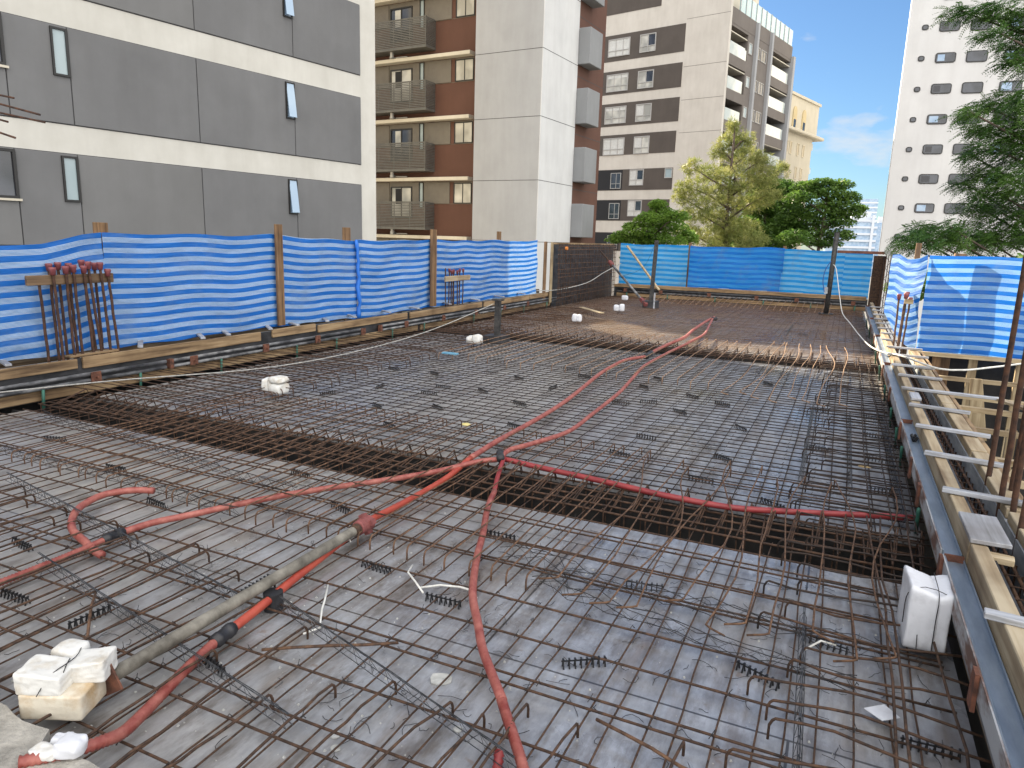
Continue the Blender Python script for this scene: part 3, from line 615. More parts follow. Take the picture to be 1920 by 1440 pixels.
obj('pipe_length', hose_mb([(-3.83,2.98,.065),(-3.94,2.93,.065),(-4.03,2.80,.065),(-4.00,2.66,.065),(-3.93,2.54,.065),(-3.80,2.42,.06),(-3.66,2.34,.06),(-3.52,2.30,.055),(-3.40,2.26,.05),(-3.31,2.25,.04)], .0245), RED, h, True)
h = thing('red_conduit', 'short upright stub of ribbed red conduit at the bottom edge', 'conduit', (-.84,1.83,0))
obj('stub_length', hose_mb([(-.83,1.80,.0),(-.845,1.84,.03),(-.855,1.87,.06)], .021, True, 12), RED2, h, True)

p = thing('steel_prop', 'cement stained steel prop lying lengthwise on the mesh in the foreground', 'prop', (-2.25,2.3,.1))
A, B_ = Vector((-2.235,1.50,.115)), Vector((-2.275,3.02,.115))
q = [A.lerp(B_, t) for t in np.linspace(0,1,24)]
obj('tube', MB().tube(q, [.027+.0006*math.sin(i*2.1) for i in range(24)], 16), PROP, p, True)
d = (B_-A).normalized()
pl = MB(); n_ = d; s_ = d.cross(Vector((0,0,1))).normalized(); u_ = s_.cross(d)
c0 = A - d*.004; ang = .55
e1 = s_*math.cos(ang)+u_*math.sin(ang); e2 = -s_*math.sin(ang)+u_*math.cos(ang)
pl.prism([c0+e1*.062+e2*.055, c0-e1*.062+e2*.055, c0-e1*.062-e2*.055, c0+e1*.062-e2*.055], -d*.008); obj('base_plate', pl, CLIPRUST, p)
c1 = B_; cl_ = MB(); cl_.tube([c1-d*.005, c1, c1+d*.03, c1+d*.032, c1+d*.10, c1+d*.104], [.036,.04,.04,.043,.043,.036], 18)
for k in range(4):
    a = k*1.57+.4; o_ = s_*math.cos(a)+u_*math.sin(a); cl_.beam(c1+d*.07+o_*.035, c1+d*.07+o_*.058, .03, .04, d)
obj('collar', cl_, REDP, p)
th = MB(); th.tube([B_-d*(.05-i*.0035) for i in range(15)], [.029 if i % 2 else .031 for i in range(15)], 16); obj('thread', th, RUST, p)
fo = MB(); fo.tube([(-2.215,2.30,.0),(-2.215,2.30,.085)], .045, 12); obj('black_pipe_end', fo, BLACKC, None, label='short black pipe end under the middle of the steel prop', cat='pipe end')

# ------------------------------------------------------------------ white foam
def lump(cx, cy, cz, sx, sy, sz, rot=0, n=5, amp=.012, rnd=.16, tilt=0.):
    m = MB(); c, s = math.cos(rot), math.sin(rot); idx = {}
    def P(i, j, k):
        u = np.array([i, j, k])/(n-1)*2-1; L = np.abs(u); r = np.linalg.norm(u); v = u*(1-rnd*max(0, (np.sort(L)[1]))**4)
        x, y, z = v[0]*sx/2+random.uniform(-amp,amp), v[1]*sy/2+random.uniform(-amp,amp), (v[2]+1)*sz/2+(random.uniform(-amp,amp) if k else 0)
        z += tilt*x*(k/(n-1))
        return (cx+x*c-y*s, cy+x*s+y*c, cz+z)
    def vid(i,j,k):
        if (i,j,k) not in idx: idx[(i,j,k)] = len(m.v); m.v.append(P(i,j,k))
        return idx[(i,j,k)]
    e = n-1
    for a in range(e):
        for b in range(e):
            for f in ([(a,b,0),(a,b+1,0),(a+1,b+1,0),(a+1,b,0)],[(a,b,e),(a+1,b,e),(a+1,b+1,e),(a,b+1,e)],[(0,a,b),(0,a,b+1),(0,a+1,b+1),(0,a+1,b)],[(e,a,b),(e,a+1,b),(e,a+1,b+1),(e,a,b+1)],[(a,0,b),(a+1,0,b),(a+1,0,b+1),(a,0,b+1)],[(a,e,b),(a,e,b+1),(a+1,e,b+1),(a+1,e,b)]):
                m.f.append(tuple(vid(*q) for q in f))
    return m
def wires(parent, lines):
    m = MB()
    for l in lines: m.tube(smooth_path(l, .03), .0018, 4)
    return obj('binding_wire', m, WIRE, parent)
def foam(lab, loc, parts, mat, ws=None, group=None):
    t = thing('foam_block', lab, 'foam block', loc, group)
    for a in parts: o = obj('foam_piece', lump(*a), mat, t, True); m_ = o.modifiers.new('sub', 'SUBSURF'); m_.levels = m_.render_levels = 1
    if ws: wires(t, ws)
    return t
random.seed(41)
foam('yellowed lower foam block of the stack in the lower left corner', (-2.31,1.37,.06), [(-2.305,1.385,.055,.215,.165,.092,.42,10,.0015,.0)], FOAMY, [[(-2.38,1.30,.145),(-2.375,1.292,.10),(-2.37,1.29,.06)],[(-2.235,1.40,.145),(-2.222,1.385,.1),(-2.222,1.383,.06)]])
t = foam('two lumps of white foam tied on top of the yellowed block, lower left', (-2.33,1.4,.14), [(-2.335,1.355,.143,.155,.125,.074,.42,10,.003,.0,-.1),(-2.265,1.46,.145,.14,.11,.072,.5,10,.003,.0,.12),(-2.39,1.475,.14,.11,.10,.08,.2,6,.004,.14)], FOAM, [[(-2.30,1.29,.15),(-2.285,1.335,.21),(-2.30,1.43,.216),(-2.36,1.50,.21)],[(-2.25,1.34,.14),(-2.262,1.365,.212),(-2.31,1.42,.217)]])
random.seed(43)
foam('big white foam block wrapped in wire between the trench and the channel at right', (.53,3.4,.04), [(.445,3.33,.05,.115,.23,.27,.06,9,.0035,.0,-.30),(.520,3.35,.05,.075,.25,.255,-.02,9,.003,.0,.35)], FOAMB, [[(.388,3.27,.14),(.39,3.24,.29),(.45,3.24,.33),(.53,3.25,.31),(.555,3.26,.27)],[(.50,3.21,.05),(.50,3.215,.2),(.50,3.22,.31),(.50,3.44,.32)],[(.44,3.20,.13),(.445,3.20,.05)]])
foam('cream white foam block tied with wire among the hooks at left, by the near beam', (-5.28,5.6,.05), [(-5.343,5.614,0.05,0.133,0.14,0.154,0.1,5,0.0084,0.12),(-5.217,5.614,0.05,0.168,0.168,0.112,-0.1,5,0.0084,0.1),(-5.217,5.614,0.162,0.175,0.175,0.07,-0.05,5,0.0112,0.14)], FOAM, [[(-5.26,5.51,.06),(-5.26,5.51,.22),(-5.22,5.6,.24)]])
foam('white foam block lying beside the foot of the short black post', (-5.22,10.0,.05), [(-5.296,10,0.05,0.1368,0.152,0.1216,0.1,5,0.01064,0.2),(-5.174,10,0.05,0.1444,0.1672,0.152,-0.1,5,0.00912,0.15)], FOAM)
foam('white foam block just in front of the loose board on the far slab', (-4.95,14.0,.05), [(-4.984,14,0.0568,0.1088,0.136,0.1632,0.1,5,0.00952,0.15),(-4.889,14.01,0.0568,0.0952,0.136,0.1564,-0.1,5,0.00952,0.2)], FOAMB)
foam('white foam block on the far slab between loose board and leaning prop', (-4.88,16.9,.05), [(-4.95,16.9,0.057,0.14,0.14,0.154,0.1,5,0.0084,0.12),(-4.824,16.91,0.057,0.119,0.14,0.182,0,5,0.0084,0.15)], FOAMB)
foam('farthest small white foam block, near the corner of wall cage and rear formwork', (-5.72,20.3,.05), [(-5.72,20.3,0.057,0.189,0.14,0.14,0.1,5,0.007,0.12)], FOAMB)
random.seed(44)
foam('torn white foam piece at the bottom edge covering the end of the ribbed conduit', (-1.98,1.2,.11), [(-1.985,1.195,.115,.085,.07,.055,.3,5,.007,.12)], FOAMB)
foam('low torn foam lump at the bottom edge, left of the conduit end', (-2.03,1.17,.11), [(-2.045,1.155,.112,.09,.055,.035,.2,5,.007,.2)], FOAM)
foam('thin white foam scrap on the edge of the concrete slab at bottom left', (-2.06,1.23,.11), [(-2.055,1.215,.11,.07,.05,.03,.5,5,.008,.2)], FOAMB)

# ------------------------------------------------------------------ left formwork
XL = -7.0
f = thing('left_formwork', 'long timber formwork with black panel and grey pipes under the left striped tarpaulin', 'formwork', (XL, 10, 0))
obj('black_panel', MB().box((XL-.02, 1.6, .0), (XL, 17.9, .37)), BLACKPLY, f)
random.seed(51)
for a, b, z0, z1 in ((1.6,4.66,.275,.375),(4.72,7.20,.265,.385),(7.42,8.30,.285,.395),(8.36,10.75,.255,.365),(10.85,13.65,.25,.36),(13.75,16.2,.25,.36),(16.25,17.8,.26,.37)):
    bevel(obj('top_board', MB().box((XL+.003, a, z0), (XL+.035, b, z1)), W_Y, f), .005)
for a, b in ((1.6,4.7),(4.705,8.2),(8.21,11.1),(11.2,14.5),(14.52,17.8)):
    bevel(obj('bottom_board', MB().box((XL+.003, a, .012), (XL+.03, b, .115)), W_Y, f), .005)
for a, b in ((1.6,5.68),(5.77,9.4),(9.92,13.4),(13.5,17.95)):
    for z in (.205, .140): obj('waler_pipe', MB().tube([(XL+.055, a, z),(XL+.055, b, z)], .020, 12), PIPE, f, True)
for y in (5.77, 9.92): obj('pipe_end_block', MB().box((XL+.02, y-.05, .118), (XL+.08, y, .225)), CLIPRUST, f)
for y in (4.81,6.05,7.23,8.28,9.38,10.64,11.94,13.29,14.67,16.0):
    m = MB(); z = .172; r = .075
    m.prism([(XL+.078, y+r*math.cos(a)*(1 if k % 2 else .72), z+r*math.sin(a)*(1 if k % 2 else .72)) for k, a in enumerate(np.linspace(0, 2*math.pi, 9)[:-1])], (.012,0,0)); m.tube([(XL+.08,y,z),(XL+.125,y,z)], .013, 8)
    obj('tie_plate', m, CLIPRUST, f)
for y in (2.9,4.25,5.32,6.46,7.83,8.71,10.21,11.24,13.2,14.5,15.78,17.25): obj('spacer_tube', MB().tube([(XL+.075,y,-.06),(XL+.07,y+.015,.13)], .014, 10), GREENP, f, True)
for y, sk in ((3.3,.1),(4.05,.15),(5.5,.35),(6.35,.3),(6.75,.3),(7.5,.35),(8.0,.2),(8.7,.4),(9.35,.3),(10.3,.25),(11.2,.2),(12.4,.3),(13.6,.2),(14.8,.15),(16.0,.2)):
    bevel(obj('cross_batten', MB().beam((XL+.02, y-sk*.3, .405),(XL-.42, y+sk*.7, .412), .055, .022), GREYW_X, f), .003)
obj('outer_board', MB().box((XL-.47, 1.6, .30), (XL-.42, 17.9, .40)), W_Y, f); obj('soffit_board', MB().box((XL-.41, 1.6, .05), (XL-.03, 17.9, .07)), DARKVOID, f)
for y, l in ((4.9,.5),): obj('loose_strip', MB().beam((XL-.05,4.62,.395),(XL-.05,5.15,.40), .09, .018), W_Y, f)

# starter bars with red caps
def starter(x, y, z0, z1, lean, r, mat, cap=True, lab='', grp=''):
    t = thing('starter_bar', lab, 'starter bar', (x, y, z0), grp); top = Vector((x+lean[0], y+lean[1], z1))
    m = MB(); n = 14; m.tube([Vector((x,y,z0-.4)).lerp(top, i/n)+Vector((random.uniform(-.003,.003),random.uniform(-.003,.003),0)) for i in range(n+1)], r, 7); obj('bar', m, mat, t, True)
    if cap:
        c = MB(); d = Vector(lean)*.05; c.tube([top-Vector((0,0,.055)), top-Vector((0,0,.01)), top, top+Vector((0,0,.022))], [r*1.7, r*2.0, r*2.35, r*2.2], 10); obj('cap', c, CAPRED, t, True)
    return t
random.seed(61)
for y, x, ly, zt in ((4.51,-7.17,-.03,1.12),(4.58,-7.04,-.04,1.27),(4.63,-7.2,-.02,1.30),(4.69,-7.04,-.02,1.28),(4.72,-7.2,-.02,1.31),(4.78,-7.04,-.03,1.29),(4.83,-7.2,-.02,1.30),(4.90,-7.04,-.04,1.28),(5.01,-7.04,-.10,1.32),(5.07,-7.2,-.12,1.33),(5.10,-7.04,-.06,1.31),(5.12,-7.2,-.03,1.30),(5.20,-7.04,-.08,1.24)):
    starter(x, y, .38, zt, (0, ly), .014, BIGRUST, zt > 1.2, 'rusty starter bar of the nearer capped bundle in front of the striped tarpaulin', 'starter bars of the nearer left bundle')
bevel(obj('wooden_template', MB().box((-7.10, 4.30, 1.12), (-7.058, 5.20, 1.215)), W_DK, label='short weathered board nailed across the nearer bundle of capped starter bars', cat='board'), .006)
for y in (12.47,12.56,12.66,12.74,12.80,12.88,12.98,13.09):
    starter(-7.14+random.uniform(-.06,.02), y, .38, random.uniform(1.0,1.1), (0, random.uniform(-.03,.03)), .012, BIGRUST, y > 12.5, 'slim rusty starter bar of the farther bundle before the tarpaulin, beyond the brown post', 'starter bars of the farther left bundle')
bevel(obj('wooden_template', MB().box((-7.09, 12.24, .84), (-7.05, 13.25, .945)), PINE_Y, label='short pale board nailed across the farther bundle of starter bars', cat='board'), .006)

# ------------------------------------------------------------------ tarpaulins
def tarp(name, lab, path, mat, wrinkle=.012, cols=None, seed=0, thick=True):
    """path: (x, y, ztop, zbot) stations"""
    rr = np.random.default_rng(seed); P = np.array(path, float); seg = np.r_[0, np.cumsum(np.hypot(np.diff(P[:,0]), np.diff(P[:,1])))]
    L = seg[-1]; nu = int(L/.045)+2; nv = 34; m = MB(); m.uv = []
    s = np.linspace(0, L, nu); X, Y, ZT, ZB = (np.interp(s, seg, P[:,i]) for i in range(4))
    ph = rr.uniform(0, 6, 8); fr = rr.uniform(.8, 4.5, 8); dg = rr.uniform(-2.5, 2.5, 8)
    for j in range(nv+1):
        v = j/nv
        for i in range(nu):
            i0, i1 = max(i-1,0), min(i+1,nu-1); tx, ty = X[i1]-X[i0], Y[i1]-Y[i0]; l = math.hypot(tx, ty) or 1; nx, ny = ty/l, -tx/l
            e = min(1, v*6, (1-v)*6)*.8+.2
            dpl = sum(math.sin(fr[k]*s[i]+dg[k]*v*3+ph[k]) for k in range(8))/8*wrinkle*2.2*e + wrinkle*.5*math.sin(9*v+2*s[i]+ph[0]) + wrinkle*.45*abs(math.sin(5.5*s[i]+7*v+ph[4]))*abs(math.sin(1.3*s[i]+ph[5])) + wrinkle*.4*abs(math.sin(11*v-4*s[i]+ph[6]))*abs(math.sin(.9*s[i]+ph[7]))
            zt = ZT[i]+.010*math.sin(s[i]*5+ph[1]); zb = ZB[i]-.05+.008*math.sin(s[i]*7+ph[2])
            m.v.append((X[i]+nx*dpl, Y[i]+ny*dpl, zb+(zt-zb)*v)); m.uv.append((s[i], (1-v)*(zt-zb)+.014*math.sin(s[i]*1.3+ph[3])))
    for j in range(nv):
        for i in range(nu-1): m.f.append((j*nu+i, j*nu+i+1, (j+1)*nu+i+1, (j+1)*nu+i))
    o = obj(name, m, mat, smooth=True, label=lab, cat='tarpaulin')
    return o
tarp('tarpaulin', 'nearest striped blue tarpaulin on the left, sagging before the first post', [(-7.28,2.3,1.40,.42),(-7.24,3.4,1.42,.42),(-7.24,4.0,1.47,.44),(-7.26,4.6,1.52,.44),(-7.31,5.05,1.60,.43),(-7.33,5.3,1.625,.42)], TARP, .016, seed=1)
tarp('tarpaulin', 'striped blue tarpaulin on the left between the first post and the vertical seam', [(-7.33,5.3,1.625,.42),(-7.30,6.2,1.635,.42),(-7.27,7.0,1.63,.43),(-7.24,7.72,1.66,.43),(-7.25,8.6,1.62,.42),(-7.27,9.4,1.60,.40),(-7.24,9.66,1.60,.37)], TARP, .012, seed=2)
tarp('tarpaulin', 'striped blue tarpaulin on the left from the vertical seam to the wall cage', [(-7.21,9.62,1.60,.33),(-7.26,9.75,1.61,.36),(-7.25,10.8,1.61,.40),(-7.24,11.9,1.64,.40),(-7.26,13,1.63,.40),(-7.27,14,1.64,.39),(-7.25,15,1.67,.38),(-7.26,16,1.64,.38),(-7.16,17.05,1.68,.36)], TARP, .026, seed=3)
m = MB(); rr = random.Random(4); m.tube([(-7.20+rr.uniform(-.015,.015), 9.62+.05*(1-t)+rr.uniform(-.02,.02), .34+1.27*t) for t in np.linspace(0,1,16)], [rr.uniform(.018,.04) for _ in range(16)], 8)
obj('tarpaulin_knot', m, flat('blue_gathered_tarpaulin', (.02,.16,.6), .5), smooth=True, label='gathered blue tarpaulin edge bunched at the seam before the third post', cat='tarpaulin edge')
TB = [(-6.63,-4.47,TARP_T,1.67,'pale blue tarpaulin at the rear behind the black post, next to the wall cage'),(-4.42,-1.68,TARP_D,1.665,'deep blue doubled tarpaulin in the middle of the rear edge'),(-1.72,-.05,TARP_T,1.66,'pale blue tarpaulin at the rear, left of the tall black post'),(-.06,.66,TARP_T,1.63,'short pale blue tarpaulin at the rear, right of the tall black post')]
for i, (a, b, mt_, zt, lab) in enumerate(TB):
    n = max(2, int((b-a)/.5)); xs = np.linspace(a, b, n+1)
    tarp('tarpaulin', lab, [(x, 22.68+.012*(k % 2)+i*.02, zt-.02*math.sin(k), .40+.02*math.sin(k*2)) for k, x in enumerate(xs)], mt_, .018, seed=10+i)
tarp('tarpaulin', 'folded striped tarpaulin section at the right, behind the capped bars', [(.60,11.9,1.64,.85),(.68,11.75,1.66,.70),(.78,11.55,1.60,.55),(.90,11.3,1.61,.45),(.99,11.18,1.66,.42)], TARP_R, .02, seed=20)
tarp('tarpaulin', 'wide striped blue tarpaulin at the right edge, backlit with a post shadow', [(1.0,11.15,1.66,.40),(1.3,11.2,1.665,.37),(1.6,11.2,1.66,.36),(2.0,11.18,1.65,.36),(2.6,11.2,1.65,.36),(3.4,11.2,1.65,.35)], TARP_R, .014, seed=21)

def post(name, lab, y, x, z0, z1, wd, mat, dy=None, group=None):
    o = obj(name, MB().box((x-wd/2, y-(dy or wd)/2, z0), (x+wd/2, y+(dy or wd)/2, z1)), mat, label=lab, cat='post', group=group); bevel(o, .004); return o
post('timber_post', 'first timber post on the left, behind the tarpaulin with its top showing', 5.34, -7.40, -.3, 1.74, .09, W_Z, .12)
post('timber_post', 'tall timber post in front of the left tarpaulin, between two stretches of stripes', 7.81, -7.17, .40, 1.80, .05, W_Z, .115)
post('timber_post', 'timber post top above the seam of the left tarpaulin', 9.56, -7.36, -.3, 1.80, .07, W_Z, .13)
post('timber_post', 'brown timber post in front of the left tarpaulin just before the farther bar bundle', 11.94, -7.16, .38, 1.83, .06, W_Z, .16)
post('timber_post', 'farthest thin timber post top over the left tarpaulin', 15.2, -7.36, -.3, 1.86, .06, W_Z, .13)
post('timber_post', 'left one of two pale posts ending the left tarpaulin at the wall cage', 17.2, -7.0, .1, 1.66, .04, W_Z, .14)
post('timber_post', 'right one of two pale posts ending the left tarpaulin at the wall cage', 17.45, -6.92, .1, 1.65, .04, PINE_Z, .12)
post('timber_post', 'timber post behind the joint of pale and deep blue rear tarpaulins', 22.8, -4.45, -.3, 1.75, .09, W_Z)
post('timber_post', 'timber post behind the joint of deep blue and pale rear tarpaulins on the right', 22.8, -1.69, -.3, 1.74, .09, W_Z)
post('timber_post', 'timber post whose top shows above the fold of the right tarpaulin', 12.1, .93, -.3, 1.82, .07, W_Z)
post('timber_post', 'timber post behind the wide right tarpaulin, seen as a dark band', 11.42, 1.38, -2, 1.69, .13, W_Z)

# ------------------------------------------------------------------ wall cage in the corner
t = thing('wall_cage', 'tall black formwork panel with a rusty bar mesh in the far left corner', 'wall formwork', (-6.8, 20, 0))
obj('black_panel', MB().box((-6.98, 17.6, -.1), (-6.94, 22.95, 1.60)), BLACKPLY, t)
obj('top_rail', MB().box((-6.99, 17.55, 1.60), (-6.92, 22.95, 1.645)), W_Y, t)
k = 0
for y in np.linspace(17.6, 22.7, 44): obj('upright_bar', MB().tube(jit_line((-6.78, y, -.1), (-6.78, y+random.uniform(-.02,.02), 1.62), 6, .012), .008, 5), RUST, t)
for z in np.linspace(.12, 1.58, 13):
    obj('level_bar', MB().tube(jit_line((-6.765, 17.5, z+random.uniform(-.03,.03)), (-6.765, 22.7, z+random.uniform(-.03,.03)), 10, .012), .008, 5), RUST_O if random.random() < .5 else RUST, t)
obj('orange_cap', MB().tube([(-6.74,17.95,1.50),(-6.68,17.95,1.50)], .045, 10), flat('orange_disc', (.65,.22,.04), .6), t)

# ------------------------------------------------------------------ rear formwork
YR = 22.44
f = thing('rear_formwork', 'dark formwork with pipes and boards along the rear edge under the pale tarpaulins', 'formwork', (-3, YR, 0))
obj('black_panel', MB().box((-6.7, YR, 0), (.66, YR+.02, .34)), BLACKPLY, f)
obj('top_board', MB().box((-6.7, YR-.03, .305), (.62, YR-.003, .385)), W_X, f); obj('bottom_board', MB().box((-6.6, YR-.028, .02), (.62, YR-.003, .12)), W_X, f)
for z in (.25,.17): obj('waler_pipe', MB().tube([(-6.6, YR-.06, z),(.6, YR-.06, z)], .024, 10), PIPE if z < .2 else BLACKPLY, f, True)
for x in (-6.3,-5.16,-3.68,-2.3,-1.19,-.39,.3): obj('tie_plate', MB().box((x-.055, YR-.105, .16), (x+.055, YR-.09, .27)), CLIPRUST, f)
for x in (-6.25,-4.95,-3.5,-2.1,-.8,.35): obj('spacer_tube', MB().tube([(x, YR-.07, -.05),(x, YR-.07, .14)], .02, 8), GREENP, f, True)
obj('ledge', MB().box((-6.6, YR+.021, .385), (.62, YR+.3, .40)), W_X, f)
random.seed(71)
for x in (-3.9,-3.3,-2.2,-1.2,.1): obj('loose_board', MB().beam((x-.15,YR+.05,.41),(x+.15,YR+.12,.412), .07, .015), GREYW_X, f)

# posts, props and braces standing on the slab
t = thing('black_post', 'short black post on a box foot beside a foam block in mid slab', 'post', (-5.12,10.6,0))
obj('shaft', MB().box((-5.16,10.56,.1),(-5.075,10.64,.70)), BLACKPOST, t); obj('foot_box', MB().box((-5.30,10.44,.0),(-4.96,10.76,.13)), BLACKPLY, t); obj('cap_plate', MB().box((-5.2,10.52,.70),(-5.04,10.68,.725)), BLACKPOST, t)
t = thing('black_post', 'black post with a boxed foot before the left rear tarpaulin, where the leaning prop ends', 'post', (-4.62,18.9,0))
obj('shaft', MB().hexa([(-4.66,18.86,.1),(-4.57,18.86,.1),(-4.57,18.95,.1),(-4.66,18.95,.1),(-4.61,18.86,1.78),(-4.52,18.86,1.78),(-4.52,18.95,1.78),(-4.61,18.95,1.78)]), BLACKPOST, t); obj('foot_box', MB().box((-4.80,18.75,0),(-4.42,19.05,.2)), BLACKPLY, t); obj('foot_strip', MB().box((-4.50,18.73,0),(-4.46,18.748,.42)), GREYW_X, t)
t = thing('black_post', 'tall black post with round base in front of the right rear tarpaulins', 'post', (-.32,20.5,0))
obj('shaft', MB().tube([(-.34,20.5,.03),(-.30,20.5,2.12)], .062, 12), BLACKPOST, t, True); obj('base_plate', MB().tube([(-.34,20.5,.0),(-.34,20.5,.035)], .19, 14), BLACKPOST, t); obj('bracket', MB().box((-.44,20.42,.55),(-.36,20.56,.72)), GREYPLY, t)
obj('blue_cord', MB().tube(smooth_path([(-.36,20.42,1.38),(-.46,20.40,1.2),(-.5,20.42,.9),(-.44,20.42,.6)], .08), .012, 5), flat('blue_cord', (.03,.1,.35), .6), t)
bevel(obj('top_beam', MB().box((-.24,20.42,1.60),(.95,20.5,1.67)), simple('dark_red_timber', (.09,.03,.02), (.2,.08,.05), 8, .7), label='dark reddish beam spanning from the tall black post to the column cage', cat='beam'), .005)
t = thing('leaning_prop', 'steel push prop leaning from the wall cage down to the black post foot', 'prop', (-4.7,18.9,.1))
a, b = Vector((-4.72,18.75,.12)), Vector((-6.72,20.9,1.42)); d = (b-a).normalized()
obj('tube', MB().tube([a+d*.25, a+d*2.35], .034, 12), PIPE, t, True); obj('inner_tube', MB().tube([a+d*2.35, b], .022, 10), RUST, t, True); obj('collar', MB().tube([a+d*2.28, a+d*2.3, a+d*2.5, a+d*2.52], [.045,.065,.065,.045], 12), REDP, t, True); obj('foot_joint', MB().beam(a-d*.06, a+d*.27, .09, .09), REDP, t)
bevel(obj('wooden_brace', MB().beam((-6.2,21.9,1.60),(-4.9,21.0,.36), .07, .04), PINE_X, label='slanted wooden brace in front of the left rear tarpaulin', cat='brace'), .004)
bevel(obj('loose_board', MB().beam((-5.70,16.45,.13),(-4.86,15.45,.13), .11, .022), PINE_X, label='pale loose board lying on the bars of the far slab', cat='board'), .004)
obj('thin_cord', MB().tube(smooth_path([(-4.58,18.9,1.72),(-5.2,20,1.0),(-6.4,21.5,.62)], .2), .004, 4), WIRE, label='thin dark cord stretched from the black post to the wall corner', cat='cord')
# column cage, rear right
t = thing('column_cage', 'rusty column plate and bar cage in the rear right corner', 'column cage', (.85,21,0))
obj('rust_plate', MB().box((.63,20.95,.0),(.86,21.0,1.56)), RUST, t); obj('side_plate', MB().box((.86,20.6,.0),(.90,21.0,1.56)), RUST, t); obj('edge_post', MB().box((1.02,20.4,.0),(1.10,20.6,1.63)), GREYPLY, t)
for x in (.90,.95,1.0): obj('bar', MB().tube([(x,20.5,0),(x,20.5,1.6)], .011, 6), RUST_O, t, True)
zz = MB(); zz.tube([(.90 if i % 2 else 1.0, 20.49, .1+i*.13) for i in range(12)], .008, 5); obj('zigzag_bar', zz, GALV, t)
obj('top_cap', MB().box((.84,20.4,1.6),(1.12,20.7,1.70)), PALECONC, t)

# ------------------------------------------------------------------ ropes
obj('grey_cable', MB().tube(smooth_path([(-7.2,2.6,.20),(-6.62,3.75,.24),(-6.35,4.7,.22),(-6.0,6.0,.16),(-5.85,7.2,.15),(-5.72,8.6,.22),(-5.55,9.6,.36),(-5.16,10.6,.66)], .1), .0065, 6), ROPE, smooth=True, label='grey cable sagging along the left formwork up to the short black post', cat='cable')
obj('grey_cable', MB().tube(smooth_path([(-6.95,16.6,.45),(-6.85,17.9,.42),(-6.6,19.4,.55),(-6.5,20.6,.8),(-6.45,22.2,1.05)], .1), .012, 6), ROPE, smooth=True, label='grey cable rising across the wall cage in the far corner', cat='cable')
obj('pale_cable', MB().tube(smooth_path([(-.30,20.4,1.30),(-.22,20.3,1.2),(-.05,19.5,.52),(.05,18.6,.22),(.22,17.0,.14),(.36,14.6,.16),(.47,12.6,.22),(.56,10.7,.37),(.70,9.7,.47),(.85,9.1,.49),(1.02,8.75,.48),(1.25,8.75,.49),(1.6,9.15,.50),(2.2,10.0,.5),(2.8,10.6,.5)], .1), .0105, 6), CABLEW, smooth=True, label='pale cable hanging from the tall black post down across the right timbers', cat='cable')
# bars sticking in at the upper left
random.seed(81)
for i, (y, z0, z1, x1) in enumerate(((3.45,2.66,2.59,-5.60),(3.5,2.60,2.475,-5.40),(3.52,2.53,2.425,-5.385),(3.5,2.485,2.44,-5.78),(3.42,2.41,2.31,-5.58))):
    bar('projecting_bar', [(-6.6,y,z0+.1),(-6.0,y,z0),(x1,y,z1)], .008, BIGRUST, 'dark rusty bar end poking into the upper left of the view', 'projecting bar', 'bar ends poking in at the upper left', 6)
obj('bar_rack_post', MB().beam((-6.55,3.47,.4),(-6.55,3.47,3.0), .09, .09, (0,1,0)), W_Z, label='timber post outside the left edge carrying the projecting bars', cat='post')

# ------------------------------------------------------------------ right formwork
random.seed(91)
f = thing('right_formwork', 'right-hand beam formwork with blue grey steel channel, pale timbers and cross battens', 'formwork', (.7, 8, 0))
obj('inner_panel', MB().box((.715, -1, -.6),(.733, 20.2, .40)), BLACKPLY, f)
for a, b in ((.5,3.52),(3.56,6.3),(6.34,9.8),(9.84,13.2),(13.24,16.6),(16.64,20.2)): bevel(obj('bottom_board', MB().box((.618, a, .05), (.645, b, .19)), W_Y, f), .004)
for a, b in ((.5,3.66),(3.72,6.60),(6.66,9.95),(10.0,13.2),(13.26,16.5),(16.56,20.1)):
    m = MB(); y0, y1 = a, b
    m.box((.560,y0,.296),(.642,y1,.304)); m.box((.560,y0,.304),(.566,y1,.330)); m.box((.637,y0,.304),(.642,y1,.322)); o = obj('steel_channel', m, STEELCH, f); bevel(o, .002)
    e = MB(); e.box((.553,y0,.245),(.559,y1,.331)); obj('channel_flange', e, CHANEDGE, f)
    e = MB(); e.box((.560,b-.012,.3045),(.640,b-.002,.337)); obj('channel_end', e, CLIPRUST, f)
    obj('lower_pipe', MB().tube([(.575,y0+.1,.225),(.575,y1-.05,.225)], .019, 10), PIPE, f, True)
for y in (2.62,3.62,4.75,5.35,6.45,8.1,9.7,11.2,13,15): obj('tie_plate', MB().hexa([(.538,y-.035,.20),(.552,y-.035,.20),(.552,y+.035,.20),(.538,y+.035,.20),(.538,y-.03,.335),(.552,y-.03,.335),(.552,y+.03,.335),(.538,y+.03,.335)]), CLIPRUST, f)
for y in (4.62,6.1,6.75,7.6,8.9,10.4,11.9,13.5,15.5,17.5): obj('spacer_tube', MB().tube([(.572,y+.2,-.005),(.545,y,.22)], .0105, 10), GREENP, f, True)
for a, b in ((.5,3.60),(3.64,7.0),(7.03,10.1),(10.15,13.6),(13.65,17.0),(17.05,20.0)):
    bevel(obj('top_timber', MB().box((.645, a, .30),(.712, b, .425-(.004 if a > 3 else 0))), PINE_Y, f), .004)
for y in (2.1,2.83,4.33,5.11,5.91,6.72,8.33,9.06,9.96,10.75,11.6,12.5,13.3,14.2,15.1,16.1,17.2,18.2): bevel(obj('cross_batten', MB().beam((.60+random.uniform(-.02,.02), y+.03, .438),(1.0+random.uniform(-.03,.06), y-.05+random.uniform(-.03,.03), .438), .05, .024), GREYW_X, f), .003)
